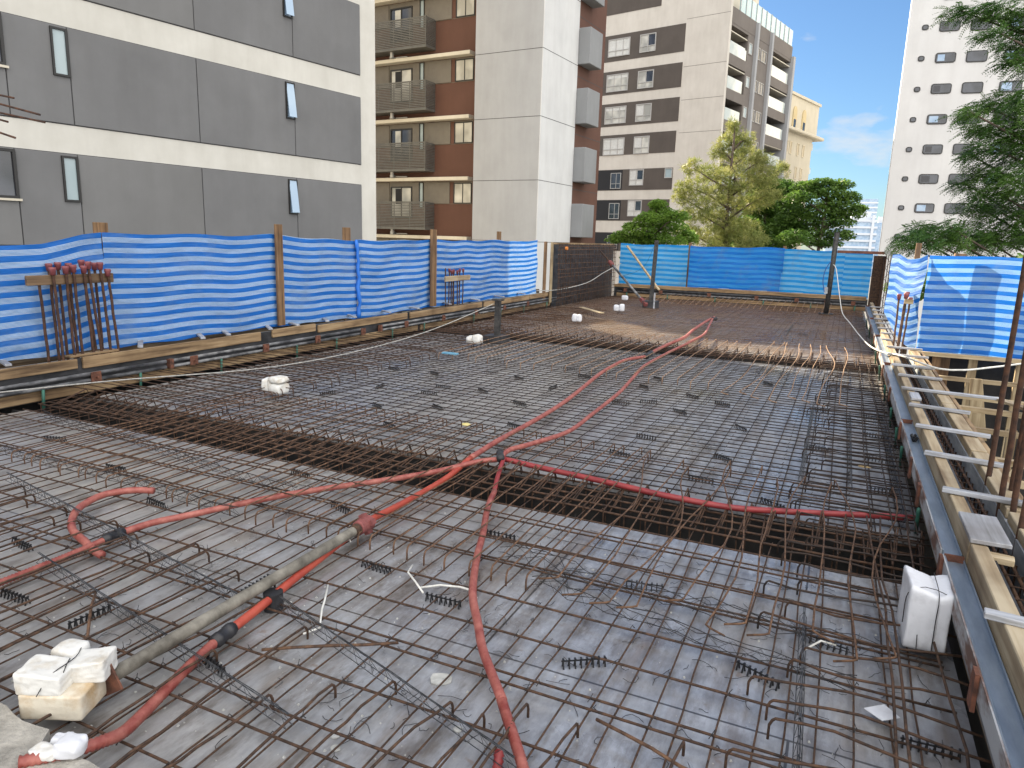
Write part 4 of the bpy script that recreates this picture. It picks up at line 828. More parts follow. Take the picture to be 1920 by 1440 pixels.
bevel(obj('cross_batten', MB().beam((.60,7.55,.438),(1.38,7.46,.438), .05, .024), GREYW_X, f), .003)
bevel(obj('packing_board', MB().box((.640,3.60,.428),(.80,3.98,.448)), GREYW_Y, f), .003); bevel(obj('packing_board', MB().box((.645,7.0,.428),(.725,7.30,.45)), GREYW_Y, f), .003); bevel(obj('packing_board', MB().beam((.66,3.55,.40),(.80,3.53,.40), .06, .03), PINE_X, f), .003)
obj('outer_panel', MB().box((.885,-1,-.5),(.905,10.9,.36)), GREYPLY, f)
for a, b in ((1.5,4.2),(4.25,5.42),(5.46,7.08),(7.12,8.9),(8.95,10.9)): bevel(obj('outer_timber', MB().box((.890,a,.362),(.985,b,.418)), PINE_Y, f), .004)
obj('outer_waler', MB().beam((1.0,1.0,.34),(1.04,10.8,.34), .03, .10), W_Y, f)
t = thing('beam_cage', 'rusty reinforcement cage inside the right edge beam under the cross battens', 'beam cage', (.8,6,-.4))
for x in (.765,.81,.86):
    for z in (.27,-.3): obj('long_bar', MB().tube(jit_line((x,.5,z),(x,20.2,z), 16, .006), .009, 6), RUST_O if z > 0 else RUST, t, True)
y = 1.2; k = 0
while y < 11 and k < 90: obj('stirrup', MB().tube([(.755,y,.285),(.872,y,.285),(.872,y,-.4),(.755,y,-.4),(.755,y,.28)], .005, 5), RUST, t); y += .13; k += 1
for i, (x, y) in enumerate(((.90,4.84),(.895,4.41),(.925,4.25),(.90,3.97),(.945,4.05),(.96,4.6),(.985,4.3))): starter(x, y, .05, 2.6, (random.uniform(-.02,.03),random.uniform(-.02,.02)), .0155, BIGRUST, False, 'thick ribbed rusty starter bar rising out of the right edge beam', 'tall starter bars at the right edge')
for x, y, zt in ((.73,11.2,1.10),(.78,11.28,1.13),(.82,11.2,1.06),(.755,11.12,1.12)): starter(x, y, .4, zt, (-.02 if x < .75 else .03, 0), .013, RUST_O, True, 'sunlit starter bar with red cap before the fold of the right tarpaulin', 'capped starter bars at the right')
bevel(obj('wooden_template', MB().box((.77,11.06,1.0),(.88,11.10,1.06)), PINE_X, label='small pale block tied to the capped bars at right', cat='board'), .004)
# outer timber framing right of the beam
f = thing('outer_framing', 'pale timber studs and rails over the dark gap below the right tarpaulin', 'timber framing', (1.6,11,-1))
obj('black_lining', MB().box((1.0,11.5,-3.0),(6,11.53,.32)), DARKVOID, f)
for a, b, z in (((.95,10.98),(3.2,10.95),.36),((1.15,11.12),(3.2,11.1),.34),((1.05,10.7),(3.2,10.55),.10)): obj('rail', MB().beam((*a,z),(*b,z), .07, .05), PINE_X, f)
for x in (1.20,1.62,2.15,2.7): obj('stud', MB().box((x,11.05,-1.2),(x+.10,11.10,.33)), PINE_Z if x != 1.2 else W_Z, f)
bevel(obj('wide_stud', MB().hexa([(1.42,9.0,-.3),(1.60,9.0,-.3),(1.60,9.04,-.3),(1.42,9.04,-.3),(1.36,9.0,.37),(1.47,9.0,.37),(1.47,9.04,.37),(1.36,9.04,.37)]), PINE_Z, f), .004)
for (a, b, wd) in (((1.02,8.35,.28),(2.6,8.15,.27),.05),((1.03,7.9,.05),(2.6,7.7,.05),.05),((1.02,7.25,.36),(2.2,7.12,.36),.07),((1.0,6.9,.26),(2.2,6.75,.25),.06),((1.0,5.75,.30),(2.0,5.62,.28),.06),((1.0,5.5,.22),(2.0,5.4,.22),.06)): obj('rail', MB().beam(a, b, wd, .04), PINE_X, f)
for (x, y) in ((1.42,7.2),): obj('stud', MB().box((x,y,-1.0),(x+.07,y+.05,.22)), PINE_Z, f)
obj('brace', MB().beam((1.18,6.0,.0),(1.5,6.4,.42), .02, .03), PINE_X, f); obj('loose_plank', MB().beam((1.34,7.55,.43),(1.58,6.9,.44), .07, .02), PINE_Y, f); obj('cross_bar', MB().tube([(1.0,7.6,.1),(1.6,7.5,.1)], .012, 6), RUST, f); obj('cross_bar', MB().tube([(1.0,6.1,.1),(1.5,6.0,.1)], .012, 6), RUST, f)
m = MB(); random.seed(5)
for i in range(26):
    a = random.uniform(0,6.28); r_ = random.uniform(.01,.03); y = 6.02+random.uniform(-.07,.07); m.beam((.605+.3*r_*math.cos(a), y, .307),(.605+r_*math.cos(a), y+r_*math.sin(a), .335), .008, .008)
obj('spacer_bundle', m, BLACKP, label='bundle of black plastic spacers lying in the steel channel', cat='spacer bundle')

# ------------------------------------------------------------------ buildings
class Fr:
    """facade frame: u along the wall, d out of it, z up"""
    def __init__(s, P, az, flip=1):
        a = R(az); s.P = Vector((P[0], P[1], 0)); s.u = Vector((math.sin(a), math.cos(a), 0)); s.n = Vector((s.u.y, -s.u.x, 0))*flip
    def p(s, u, d, z): return s.P + s.u*u + s.n*d + Vector((0,0,z))
    def box(s, mb, u0, u1, d0, d1, z0, z1):
        q = [s.p(*c) for c in ((u0,d0,z0),(u1,d0,z0),(u1,d1,z0),(u0,d1,z0),(u0,d0,z1),(u1,d0,z1),(u1,d1,z1),(u0,d1,z1))]
        if (q[1]-q[0]).cross(q[3]-q[0]).z < 0: q = [q[1],q[0],q[3],q[2],q[5],q[4],q[7],q[6]]
        mb.hexa(q); return mb
def fb(fr, *a): return fr.box(MB(), *a)
def window(fr, par, u0, u1, z0, z1, d, fm, pm, t=.05, proud=.05, mull=(), rail=(), pane2=None, name='window'):
    m = MB()
    for a in ((u0,u0+t,z0,z1),(u1-t,u1,z0,z1),(u0+t,u1-t,z0,z0+t),(u0+t,u1-t,z1-t,z1)): fr.box(m, a[0],a[1],d,d+proud,a[2],a[3])
    for q in mull: fr.box(m, q-t*.4,q+t*.4,d,d+proud*.8,z0+t,z1-t)
    for q in rail: fr.box(m, u0+t,u1-t,d,d+proud*.9,q-t*.35,q+t*.35)
    o = obj(name, m, fm, par); b = MB(); fr.box(b, u0+t,u1-t,d,d+.012,z0+t,z1-t); obj('pane', b, pm, o)
    if pane2:
        b = MB(); fr.box(b, pane2[0],pane2[1],d+.012,d+.02,pane2[2],pane2[3]); obj('pane', b, pane2[4], o)
    return o

# A: grey panelled block on the left
LF = Fr((-15.33, 21.62), 10)
t = thing('apartment_block', 'grey panelled apartment block with pale concrete bands behind the left tarpaulin', 'building', (-18, 14, -9))
obj('concrete_wall', fb(LF, -34,0,-14,0,-9,24), OFFWHITE, t)
for z0, z1 in ((15.5,17.6),(12.6,14.75),(9.78,11.9),(6.91,9.06),(4.04,6.19),(1.22,3.355),(-1.62,.52),(-4.4,-2.3)):
    us = [-34,-22,-11.26,-9.92,-6.68,-3.46,-.70]
    for a, b in zip(us[:-1], us[1:]): bevel(obj('wall_panel', fb(LF, a+.012,b-.012,0,.035,z0,z1), GREYPAINT if int(z0*7+a*3) % 3 else GREYPAINT_B, t), .008)
    obj('joint', fb(LF, -34,-.70,0,.004,z0-.02,z1+.02), JOINT, t)
    if z1 > 2:
        top = z1-.05; bot = z1-1.10
        window(LF, t, -10.30,-9.94,bot,top,.036,FRAME,FROST,.045,.05)
        o = window(LF, t, -3.80,-3.47,bot,top,.036,FRAME,BLUEGL,.035,.05)
        s = MB(); q = [LF.p(-3.77,.05,top-.03),LF.p(-3.50,.05,top-.03),LF.p(-3.50,.17,bot+.05),LF.p(-3.77,.17,bot+.05)]; s.prism(q, LF.n*.02); obj('tilted_sash', s, BLUEGL, o)
        window(LF, t, -12.6,-11.27,bot-.0,top+.03,.036,FRAME,DARKGL,.06,.06,mull=(-11.9,)); obj('sill', fb(LF,-12.65,-11.22,.036,.10,bot-.05,bot), LEDGE, t)

# B: brown block with balconies and light grey tower
BF = Fr((-17.07, 32.30), 95); GF = Fr((-13.01, 30.73), 95); SF = Fr((-13.01, 30.73), 5)
t = thing('apartment_block', 'brown apartment building with slatted balconies and a tall light grey shaft', 'building', (-17, 36, -9))
obj('brown_wall', fb(BF, -8.0,.6,-10,0,-9,22), BROWN, t); obj('sun_gap_wing', fb(BF, -11.6,-8.0,-10,0,-9,17), BROWN, t)  # low wing is unseen, its height shaped to let sun reach the right tarpaulin
obj('grey_shaft', fb(GF, -3.47,0,-3.58,0,-9,22), GREYLITE, t)
obj('white_side', fb(SF, .0,3.6,0,.02,-9,22), WHITESIDE, t)
obj('brown_side', fb(SF, 3.6,6.8,-6,-.0,-9,22), BROWN, t)
for z in (9.9,7.08,4.34,1.6,12.7): obj('joint', fb(GF,-3.47,.022,.0,.004,z-.012,z+.012), JOINT, t); obj('joint', fb(SF,0,3.6,.02,.024,z-.012,z+.012), JOINT, t)
for z in (12.1,9.45,6.8,4.2): obj('joint', fb(SF,3.62,6.8,.0,.005,z-.012,z+.012), JOINT, t)
for z in (12.8,9.96,7.26,4.55,1.88,-.8): bevel(obj('equipment_box', fb(SF, 3.62,5.05,.0,.62,z,z+1.62), BOXGREY, t), .02)
for k in range(-3, 4):
    zl = 7.33+2.88*k
    bevel(obj('ledge', fb(BF, -11.4,-.10,0,.45,zl,zl+.17), LEDGE, t), .01)
    zt = zl; zb = zl-1.12                                   # window strip below the ledge
    obj('strip_back', fb(BF, -7.5,-.12,.002,.006,zb,zt-.02), PANEL, t)
    for a, b in ((-2.77,-1.44),(-3.78,-3.36),(-6.9,-5.3)): bevel(obj('shutter_panel', fb(BF, a,b,.006,.05,zb+.02,zt-.05), PANEL, t), .006)
    obj('dark_reveal', fb(BF, -1.44,-1.2,.006,.012,zb+.02,zt-.05), BROWN, t)
    window(BF, t, -1.2,-.13,zb+.03,zt-.1,.006,FRAME,CURT,.04,.05,mull=(-.66,))
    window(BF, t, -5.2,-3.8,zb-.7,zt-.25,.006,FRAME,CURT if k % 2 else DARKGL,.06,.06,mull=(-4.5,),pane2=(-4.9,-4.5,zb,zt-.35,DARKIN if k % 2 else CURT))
    window(BF, t, -3.34,-3.08,zb-.2,zt-.05,.006,FRAME,FROST,.03,.05)
    z0, z1 = zl+.53-2.88+2.88*0, zl+1.80-2.88                 # balcony
    z0, z1 = 7.86+2.88*k, 9.14+2.88*k
    bal = obj('balcony', fb(BF, -6.4,-2.40,.0,.80,z0-.08,z0), BALU, t)
    sl = MB(); n = 17
    for i in range(n):
        z = z0+.03+(z1-z0-.05)*i/(n-1); BF.box(sl,-6.4,-2.42,.775,.80,z-.023,z+.023); BF.box(sl,-2.42,-2.40,.0,.80,z-.027,z+.027)
    for u in (-6.35,-5.4,-4.4,-3.4,-2.44): BF.box(sl,u-.02,u+.02,.75,.775,z0,z1)
    BF.box(sl,-6.4,-2.40,.75,.81,z1,z1+.03)
    obj('slatted_railing', sl, BALU, bal)
    m = MB(); BF.box(m,-4.75,-4.62,.5,.62,z0-.34,z0-.08); BF.box(m,-4.62,-3.9,.3,.36,z0-.32,z0-.28); BF.box(m,-5.05,-4.85,.1,.3,z0-.4,z0-.2); obj('drain_bracket', m, FRAMEL, bal)

# C: cream building with taupe window bands
TF = Fr((-9.97, 64.29), 104)
cor = TF.p(-.85, 0, 0); UF = Fr((cor.x, cor.y), 14)
t = thing('apartment_block', 'cream apartment building with dark window bands, stacked balconies and a glass roof terrace', 'building', (-18, 70, -9))
obj('front_wall', fb(TF, -13.4,-.85,-.4,0,-9,22.6), CREAM, t)
obj('core', fb(TF, -13.4,-2.6,-15.4,-.41,-9,20.9), TAUPE2, t)
obj('roof_storey', fb(TF, -13.4,-6,-12,-.42,20.9,25), CREAM, t)
bands = [(21.85,24,-7.2),(17.86,20.09,-4.74),(15.0,17.0,-4.8),(12.2,14.19,-4.83),(9.62,11.42,-4.93),(6.45,8.32,-4.98),(3.69,5.59,-5.1),(.9,2.6,-5.2)]
for i, (z0, z1, u1) in enumerate(bands):
    obj('dark_band', fb(TF,-13.4,u1,0,.03,z0,z1), TAUPE, t)
    if i == 0: continue
    if i < 5:
        zc = z1-.35 if i == 1 else z1-.28
        zb = zc-1.5
        window(TF, t, -12.3,-10.05,zb,zc,.03,FRAMEL,BLIND if i in (1,4) else CURT,.07,.07,mull=(-11.5,-10.75),rail=(zb+.5,),pane2=(-12.2,-10.1,zc-.35,zc-.08,BLIND))
        window(TF, t, -9.05,-7.48,zb,zc,.03,FRAMEL,CURT,.07,.07,mull=(-8.25,),rail=(zb+.5,),pane2=((-8.2,-7.55,zb+.55,zc-.1,DARKGL) if i in (1,2) else (-9.0,-8.3,zb+.55,zc-.1,BLIND)))
    else:
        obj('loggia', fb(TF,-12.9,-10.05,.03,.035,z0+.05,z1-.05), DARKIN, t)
        window(TF, t, -11.3,-10.2,z0+.15,z1-.3,.036,FRAMEL,DARKGL,.05,.05,rail=(z0+.6,),mull=(-10.7,))
        window(TF, t, -9.3,-7.85,z0+.4,z1-.05,.03,FRAMEL,BLIND,.06,.06,mull=(-8.6,),rail=(z0+.9,),pane2=(-8.5,-7.95,z0+.95,z1-.15,DARKGL))
        if i == 5: window(TF, t, -5.75,-5.02,7.42,8.28,.03,FRAMEL,FROST,.06,.07)
for z in (16.6,13.9,11.2,20.4): obj('joint', fb(TF,-4.7,-.85,0,.006,z-.015,z+.015), TAUPE2, t)
# balcony side (faces right); recesses are the space between core and the outer slabs
rec = -1.75
lv = [19.58+.0, 16.62, 13.9, 11.4, 8.8, 6.2, 3.6]
for k, z in enumerate(lv):
    zt = z+2.75 if k else 20.9
    for a, b in ((.42,4.1),(9.5,15.2)):
        obj('balcony_floor', fb(UF,a,b,rec,0,z-.10,z+.12), TAUPE2 , t)
        if k: 
            o = obj('balcony_parapet', fb(UF,a,b,-.10,0,z+.12,z+.75), TAUPE2, t); obj('glass_guard', fb(UF,a+.1,b-.4,-.07,-.03,z+.75,z+1.72), BALGL, o)
            obj('ceiling_panel', fb(UF,a,b,rec,-.05,z+2.42,z+2.5), LEDGE, t)
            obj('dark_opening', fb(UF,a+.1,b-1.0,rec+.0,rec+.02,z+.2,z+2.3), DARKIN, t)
    if k:
        window(UF, t, 4.35,5.1,z+1.45,z+2.35,.0,FRAMEL,FROST,.06,.05); window(UF, t, 6.2,7.0,z+1.4,z+2.4,.0,FRAMEL,DARKGL,.06,.05); window(UF, t, 7.3,8.6,z+1.4,z+2.4,.0,FRAMEL,DARKGL,.06,.05,mull=(7.95,))
obj('middle_wall', fb(UF,4.1,9.5,rec,0,-9,20.9), TAUPE2, t)
obj('top_storey', fb(UF,.42,15.3,rec,0.02,19.7,20.9), TAUPE2, t)
for a, b in ((5.55,5.95),(9.1,9.5),(15.2,15.75)): obj('column', fb(UF,a,b,rec,.28,-9,20.8 if a < 15 else 20.0), GREYLITE, t)
obj('first_guard', fb(UF,.1,4.0,-.06,-.02,17.2,18.2), BALGL, t)
g = obj('terrace_guard', fb(UF,2.0,15.2,-.12,-.06,20.9,22.35), ROOFGL, t)
[obj('guard_post', fb(UF,u,u+.05,-.05,-.01,20.9,22.4), FRAMEL, g) for u in np.arange(2.0,15.2,1.2)]
obj('terrace_pavilion', fb(UF,.6,9.5,-4.2,-1.5,20.9,24.5), LEDGE, t)
m = MB()
for i in range(60):
    a = random.uniform(0,6.28); l = random.uniform(.3,.8); c = UF.p(10.2+random.uniform(-.4,.4), -.7, 22.2); m.tube([c, c+Vector((math.cos(a)*l*.5, math.sin(a)*l*.5, l*.6))], [.02,.004], 3, False)
obj('terrace_plant', m, L_DARK, t)

# D: yellowish building with arches
CF = Fr((-5.17, 106.7), 16)
t = thing('apartment_block', 'yellowish cream building with arched top windows and a cornice, farther behind', 'building', (-8, 100, -9))
obj('wall', fb(CF,-24,-2.2,-14,0,-9,15.5), YELLOWC, t); obj('upper_wall', fb(CF,-24,-1.6,-14,.25,15.9,19.6), YELLOWC, t); bevel(obj('cornice', fb(CF,-24,.0,-14,.8,15.5,15.9), YELLOWC, t), .1)
obj('roof_edge', fb(CF,-24,-1.4,-14,.45,19.6,19.9), YELLOWC, t); obj('roof_storey', fb(CF,-24,-7.5,-12,-1.5,19.9,21.2), YELLOWC, t)
for u in (-6.85,-10.0,-13.2):
    m = MB(); m.prism([CF.p(u+.62*math.cos(a), .25, 17.7+.75*math.sin(a)) for a in np.linspace(0, math.pi, 13)]+[CF.p(u-.62,.25,15.95),CF.p(u+.62,.25,15.95)], CF.n*.12); o = obj('arched_window', m, simple('pale_arch_infill', (.5,.42,.25), (.56,.47,.29), 1, .8), t)
    obj('pane', fb(CF,u-.35,u+.35,.37,.40,16.0,16.95), DARKGL, o)
for z in (13.0,10.2,7.4):
    for u in (-10.9,-9.6,-7.1,-5.2): window(CF, t, u-.4,u+.4,z,z+1.5,.0,LEDGE,simple('cream_shutter', (.48,.42,.3), (.52,.46,.34), 2, .7),.1,.08)
for z in (17.6,14.6,11.6,8.6): obj('corner_balcony', fb(CF,-2.2,-1.1,-1.5,-.2,z-.3,z+.5), BALGL, t)

# E: white tower with rounded windows
WF = Fr((3.39, 84.25), 84)
t = thing('white_tower', 'tall white tower with dark rounded windows and small portholes on the right', 'building', (16, 86, -9))
obj('wall', MB().hexa([WF.p(*c) for c in ((-.42,0,-9),(38,0,-9),(38,-16,-9),(1.75,-16,-9),(-.42,0,44),(38,0,44),(38,-16,44),(1.75,-16,44))][::1]), TOWERW, t)
def rr(fr, u0, u1, z0, z1, d, r, dep):
    P = []
    for cx, cz, a0 in ((u1-r,z1-r,0),(u0+r,z1-r,90),(u0+r,z0+r,180),(u1-r,z0+r,270)):
        for k in range(5): a = R(a0+k*22.5); P.append(fr.p(cx+r*math.cos(a), d, cz+r*math.sin(a)))
    return MB().prism(P, fr.n*dep)
for k in range(-4, 12):
    z = 6.0+2.83*k
    for u0, u1, h in ((.75,1.33,.25),(2.25,4.02,.47),(4.88,6.68,.52),(8.0,9.9,.52),(11.2,13.0,.5),(14.4,16.2,.5),(18,19.8,.5),(22,24,.5)):
        o = obj('window', rr(WF,u0,u1,z-h,z+h,0,.22 if h > .3 else .2,.06), FRAME, t)
        q = .09; po = obj('pane', rr(WF,u0+q,u1-q,z-h+q,z+h-q,.061,.15,.012), DARKGL, o)
        if h > .3 and (k*3+int(u0)) % 3 != 1:
            um = u0+(u1-u0)*random.choice((.45,.55)); obj('blind', fb(WF,u0+.2,um,.074,.08,z-h+.18,z+h-.18), GREYBLIND if random.random() < .6 else FARBL, o)

# far city
FF = Fr((3.13, 339.6), 84)
t = thing('office_building', 'distant white office building with blue glass bands, seen between tree and white tower', 'building', (2,340,-9))
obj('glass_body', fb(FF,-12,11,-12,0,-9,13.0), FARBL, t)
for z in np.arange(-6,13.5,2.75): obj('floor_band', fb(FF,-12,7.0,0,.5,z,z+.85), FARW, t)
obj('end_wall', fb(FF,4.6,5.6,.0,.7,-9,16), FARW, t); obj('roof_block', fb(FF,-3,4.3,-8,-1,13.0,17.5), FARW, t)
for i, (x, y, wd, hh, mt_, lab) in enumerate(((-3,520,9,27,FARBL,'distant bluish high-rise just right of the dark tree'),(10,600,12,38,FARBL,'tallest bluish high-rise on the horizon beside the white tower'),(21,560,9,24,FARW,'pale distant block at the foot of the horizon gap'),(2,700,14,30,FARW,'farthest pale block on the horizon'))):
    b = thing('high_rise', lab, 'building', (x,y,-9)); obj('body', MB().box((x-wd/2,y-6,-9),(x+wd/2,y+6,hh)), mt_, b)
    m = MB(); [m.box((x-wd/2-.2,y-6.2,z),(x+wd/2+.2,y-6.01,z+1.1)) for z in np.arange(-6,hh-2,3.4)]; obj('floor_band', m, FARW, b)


# ------------------------------------------------------------------ trees
PINE_C = [(-6.24, 41.59, 8.04, 0.4, 0.34), (-6.49, 42.15, 7.38, 0.76, 0.41), (-5.63, 42.06, 7.35, 0.46, 0.35), (-6.97, 41.95, 6.72, 0.53, 0.35), (-5.75, 42.51, 6.48, 1.17, 0.53), (-4.64, 41.45, 6.21, 0.51, 0.45), (-7.9, 39.7, 5.67, 0.62, 0.34), (-7.34, 42.16, 5.62, 0.89, 0.48), (-5.88, 41.18, 5.24, 1.29, 0.57), (-4.59, 41.74, 5.42, 1.0, 0.57), (-3.9, 44.23, 5.98, 0.42, 0.36), (-8.28, 40.56, 4.78, 0.7, 0.41), (-8.68, 41.25, 4.26, 0.48, 0.36), (-7.18, 40.99, 4.39, 1.31, 0.58), (-5.63, 42.09, 4.18, 1.32, 0.59), (-4.2, 41.48, 4.43, 0.71, 0.51), (-7.67, 40.97, 3.39, 1.17, 0.53), (-6.67, 42.0, 3.16, 0.89, 0.6), (-5.69, 41.42, 2.73, 1.17, 0.64), (-6.77, 41.38, 2.13, 1.33, 0.53), (-8.11, 40.64, 2.37, 0.74, 0.41), (-4.68, 40.49, 2.03, 0.85, 0.45), (-6.2,41.3,.9,1.6,.7)]
GL = [(-8.67, 35.26, 3.51, 0.31, 0.21), (-8.3, 34.9, 3.12, 0.72, 0.36), (-8.67, 33.88, 2.82, 0.65, 0.35), (-7.29, 33.82, 2.96, 0.59, 0.29), (-8.15, 35.57, 2.52, 1.04, 0.42), (-9.07, 34.06, 2.33, 0.76, 0.35), (-10.01, 34.23, 2.06, 0.46, 0.21), (-9.51, 34.85, 1.88, 0.91, 0.31), (-8.23, 34.99, 1.92, 1.16, 0.36), (-7.18, 36.06, 2.04, 0.52, 0.42), (-8.4,34.9,1.1,1.6,.5)]
DM = [(-4.76, 46.54, 5.23, 0.96, 0.45), (-3.96, 47.99, 5.18, 0.85, 0.52), (-5.24, 46.24, 4.28, 1.12, 0.58), (-4.03, 48.11, 4.23, 1.15, 0.66), (-4.67, 47.48, 3.4, 1.64, 0.72), (-5.54, 44.82, 2.67, 1.1, 0.63), (-3.55, 45.84, 2.74, 1.26, 0.69), (-4.63, 45.39, 1.93, 1.74, 0.51), (-6.92, 46.35, 1.87, 0.99, 0.46), (-4.6,46,.8,2.2,.7)]
DR = [(-2.12, 53.64, 6.04, 0.86, 0.32), (-3.08, 53.65, 5.76, 0.94, 0.43), (-0.96, 53.78, 5.94, 0.85, 0.35), (-1.73, 53.87, 5.43, 1.43, 0.5), (-3.29, 52.74, 5.01, 1.0, 0.5), (-0.23, 54.07, 5.17, 0.64, 0.36), (-1.0, 54.26, 4.76, 1.26, 0.5), (0.34, 54.8, 4.45, 0.58, 0.29), (-2.28, 54.42, 4.23, 1.64, 0.58), (-0.27, 54.71, 4.09, 1.01, 0.43), (-3.22, 53.93, 3.66, 1.1, 0.66), (-1.2, 54.63, 3.54, 1.39, 0.51), (-2.46, 54.25, 2.79, 1.28, 0.59), (-0.6, 54.21, 2.66, 0.94, 0.43), (-3.28, 51.56, 2.37, 1.06, 0.63), (-1.54, 54.16, 2.1, 1.09, 0.36), (-2,53.8,1,2.0,.5)]
NT = [(1.87, 22.05, 7.59, 0.32, 0.11), (2.34, 22.15, 7.55, 0.45, 0.16), (2.78, 21.73, 7.47, 0.51, 0.23), (3.38, 22.22, 7.25, 0.52, 0.31), (2.58, 20.83, 6.73, 0.37, 0.12), (3.24, 22.26, 6.79, 0.39, 0.18), (3.77, 21.96, 6.44, 0.64, 0.51), (3.06, 21.06, 6.17, 0.32, 0.12), (2.19, 19.97, 4.85, 0.27, 0.1), (2.7, 21.71, 5.24, 0.45, 0.16), (3.2, 22.23, 5.49, 0.48, 0.21), (3.44, 20.65, 5.14, 0.49, 0.29), (2.63, 21.46, 4.71, 0.34, 0.1), (2.99, 20.92, 4.68, 0.5, 0.23), (3.42, 20.62, 4.56, 0.49, 0.32), (2.78, 20.5, 4.15, 0.42, 0.17), (3.52, 21.67, 4.09, 0.52, 0.31), (2.48, 21.38, 4.08, 0.21, 0.11), (3.81, 20.53, 4.19, 0.49, 0.49), (2.82, 20.98, 3.65, 0.46, 0.18), (3.24, 20.09, 3.39, 0.49, 0.27), (2.41, 20.91, 3.34, 0.28, 0.1), (3.02, 20.44, 3.12, 0.5, 0.2), (3.86, 21.79, 3.02, 0.53, 0.32), (2.77, 21.44, 2.87, 0.4, 0.13), (3.24, 20.75, 2.65, 0.51, 0.23), (1.75, 20.88, 2.31, 0.35, 0.12), (1.32, 19.4, 2.08, 0.25, 0.1), (2.04, 19.36, 2.28, 0.37, 0.15), (2.74, 20.6, 2.26, 0.46, 0.18), (1.63, 19.01, 1.96, 0.44, 0.12), (2.21, 19.58, 1.99, 0.44, 0.15), (2.94, 20.3, 2.02, 0.5, 0.18), (3.57, 20.98, 2.17, 0.51, 0.26), (1.1, 18.98, 1.89, 0.12, 0.07), (4.01, 20.22, 2.4, 0.49, 0.49), (4.5,21,3.4,.7,.6),(4.6,21.5,5,.8,.6),(4.7,22,6.5,.8,.6),(3.6,21,1.2,.9,.4),(4.6,20.6,1.4,.9,.5)]
def quads(name, P, A, B, mat, parent):
    """many small leaf quads: centre P, half axes A, B (n,3)"""
    n = len(P); V = np.empty((n,4,3)); V[:,0] = P-A; V[:,1] = P-B*.55+A*.1; V[:,2] = P+A; V[:,3] = P+B*.55+A*.1
    me = bpy.data.meshes.new(name); me.vertices.add(n*4); me.loops.add(n*4); me.polygons.add(n)
    loc = np.array(parent['_w']); me.vertices.foreach_set('co', (V-loc).ravel()); me.loops.foreach_set('vertex_index', np.arange(n*4, dtype=np.int32))
    me.polygons.foreach_set('loop_start', np.arange(0, n*4, 4, dtype=np.int32)); me.update(calc_edges=True); me.validate(); me.materials.append(mat)
    o = bpy.data.objects.new(name, me); COL.objects.link(o); o.parent = parent; return o
def unit(v): return v/np.maximum(np.linalg.norm(v, axis=1, keepdims=True), 1e-9)
def clusters(C, dens, depth=.9):
    out = []
    for (x, y, z, rx, rz) in C:
        n = int(dens*rx*(rz+.15)); d = unit(rng.normal(size=(n,3))); r = rng.uniform(.2,1.12,n)**.6
        p = d*r[:,None]*np.array([rx*1.05, max(rx*depth, .3), rz*1.1+.03]); p[:,2] -= .25*rz*(p[:,0]**2/rx**2)
        out.append(np.array([x,y,z])+p)
    return np.concatenate(out)
def limbs(base, C, r0, lean=True):
    m = MB(); bx, by, bz = base; top = max(c[2] for c in C); tx, ty = (np.mean([c[0] for c in C]), np.mean([c[1] for c in C])) if lean else (bx, by)
    trunk = [Vector((bx+(tx-bx)*t+.12*math.sin(t*7), by+(ty-by)*t, bz+(top-.4-bz)*t)) for t in np.linspace(0,1,9)]
    m.tube(trunk, [r0*(1-.85*i/8)+.02 for i in range(9)], 8)
    b = MB()
    for c in C:
        z = c[2]-abs(c[0]-tx)*.45-.3; t = min(.95, max(.25,(z-bz)/(top-.4-bz))); a = trunk[0].lerp(trunk[-1], t); e = Vector(c[:3]); mid = a.lerp(e,.5)+Vector((0,0,.12*random.uniform(-1,1.5)))
        b.tube([a, mid, e], [r0*.30, r0*.2, .02], 5)
    return m, b
def broad(lab, C, base, mat, dens, sz, r0, flat_=.35):
    t = thing('tree', lab, 'tree', base); m, b = limbs(base, C, r0); obj('trunk', m, BARK, t, True); obj('branches', b, BARK, t, True)
    P = clusters(C, dens); n = len(P); nor = unit(rng.normal(size=(n,3))*np.array([1,1,flat_])+0); a = unit(rng.normal(size=(n,3))*np.array([1,1,.45])); bb = unit(np.cross(a, unit(rng.normal(size=(n,3))*np.array([.5,.5,1.0])))) 
    s = sz*rng.uniform(.6,1.25,n)[:,None]; quads('crown', P, a*s, bb*s, mat, t); return t
def needle(lab, C, base, dens, r0):
    t = thing('pine_tree', lab, 'tree', base); m, b = limbs(base, C, r0); obj('trunk', m, BARK, t, True); obj('branches', b, BARK, t, True)
    T = clusters(C, dens); k = 16; n = len(T); ax = unit(rng.normal(size=(n,3))*np.array([1,1,.6])+np.array([0,0,.55]))
    d = unit(np.repeat(ax,k,0)*.75+rng.normal(size=(n*k,3))*.7); L = rng.uniform(.16,.30,(n*k,1)); P = np.repeat(T,k,0)+d*L*.55
    quads('needles', P, d*L*.55, unit(np.cross(d, rng.normal(size=(n*k,3))))*.022, L_PINE, t); return t
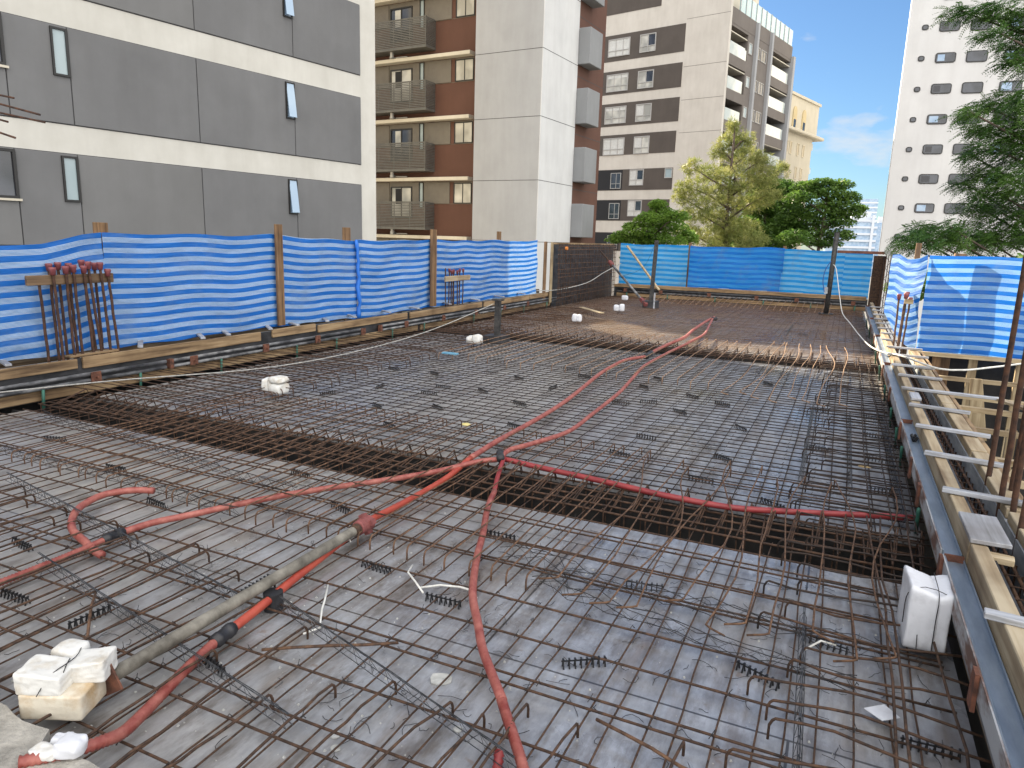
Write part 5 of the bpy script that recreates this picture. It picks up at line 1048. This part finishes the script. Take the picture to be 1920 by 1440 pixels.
def feather(lab, C, base, dens, r0):
    t = thing('tree', lab, 'tree', base); m, b = limbs(base, C, r0, False); obj('trunk', m, BARK, t, True); obj('branches', b, BARK, t, True)
    S = clusters(C, dens, 1.0); n = len(S); k = 9
    out = np.array([-.8,-.35,-.28]); ax = unit(out+rng.normal(size=(n,3))*np.array([.55,.6,.35])); side = unit(np.cross(ax, np.array([0,0,1.]))+rng.normal(size=(n,3))*.25)
    L = rng.uniform(.22,.42,(n,1)); Ps, As, Bs = [], [], []
    for i in range(k):
        f = (i+.6)/k; droop = np.array([0,0,-1.])*(f**2)*.30
        for sg in (-1,1):
            c = S+(ax*f+droop)*L; d = unit(side*sg+ax*.55+np.array([0,0,-.25])); l = L*.24*(1-.55*abs(f-.45))
            Ps.append(c+d*l*.5); As.append(d*l*.5); Bs.append(unit(np.cross(d, np.cross(d, ax)+rng.normal(size=(n,3))*.3))*l*.30)
    quads('crown', np.concatenate(Ps), np.concatenate(As), np.concatenate(Bs), L_NEAR, t); return t
random.seed(101)
needle('sunlit pale green pine tree with tufted needles in front of the cream building', PINE_C, (-5.6,41.6,-9), 215, .2)
broad('bright green broadleaf tree left of the pine, low behind the rear tarpaulin', [(x,y,z,rx,rz*.75) for x,y,z,rx,rz in GL]+[(-10.3,34.3,1.85,.5,.15),(-9.6,34.2,2.5,.35,.14),(-8.4,34.6,3.55,.45,.16)], (-8.3,34.9,-9), L_LIGHT, 3600, .075, .14)
broad('dark green tree filling in right behind the pine', DM, (-4.5,46.3,-9), L_DARK, 3000, .105, .18)
DR = [(x*.84, y*.84, 1.7+(z-1.7)*.84, rx*.88, rz*.62) for x,y,z,rx,rz in DR]
broad('dark green spreading tree with layered crown between pine and white tower', DR, (-1.5,45.2,-9), L_DARK, 2600, .09, .2)
feather('large feathery leaved tree overhanging the right tarpaulin', NT, (6.2,22.3,-9), 1000, .17)
m = broad('low dark tree behind the right tarpaulin in front of the white tower', [(6,40,.6,2.2,.6),(3.5,39,.2,1.6,.6),(8.5,41,1.0,2,.8)], (6,40,-9), L_DARK, 1500, .12, .25)
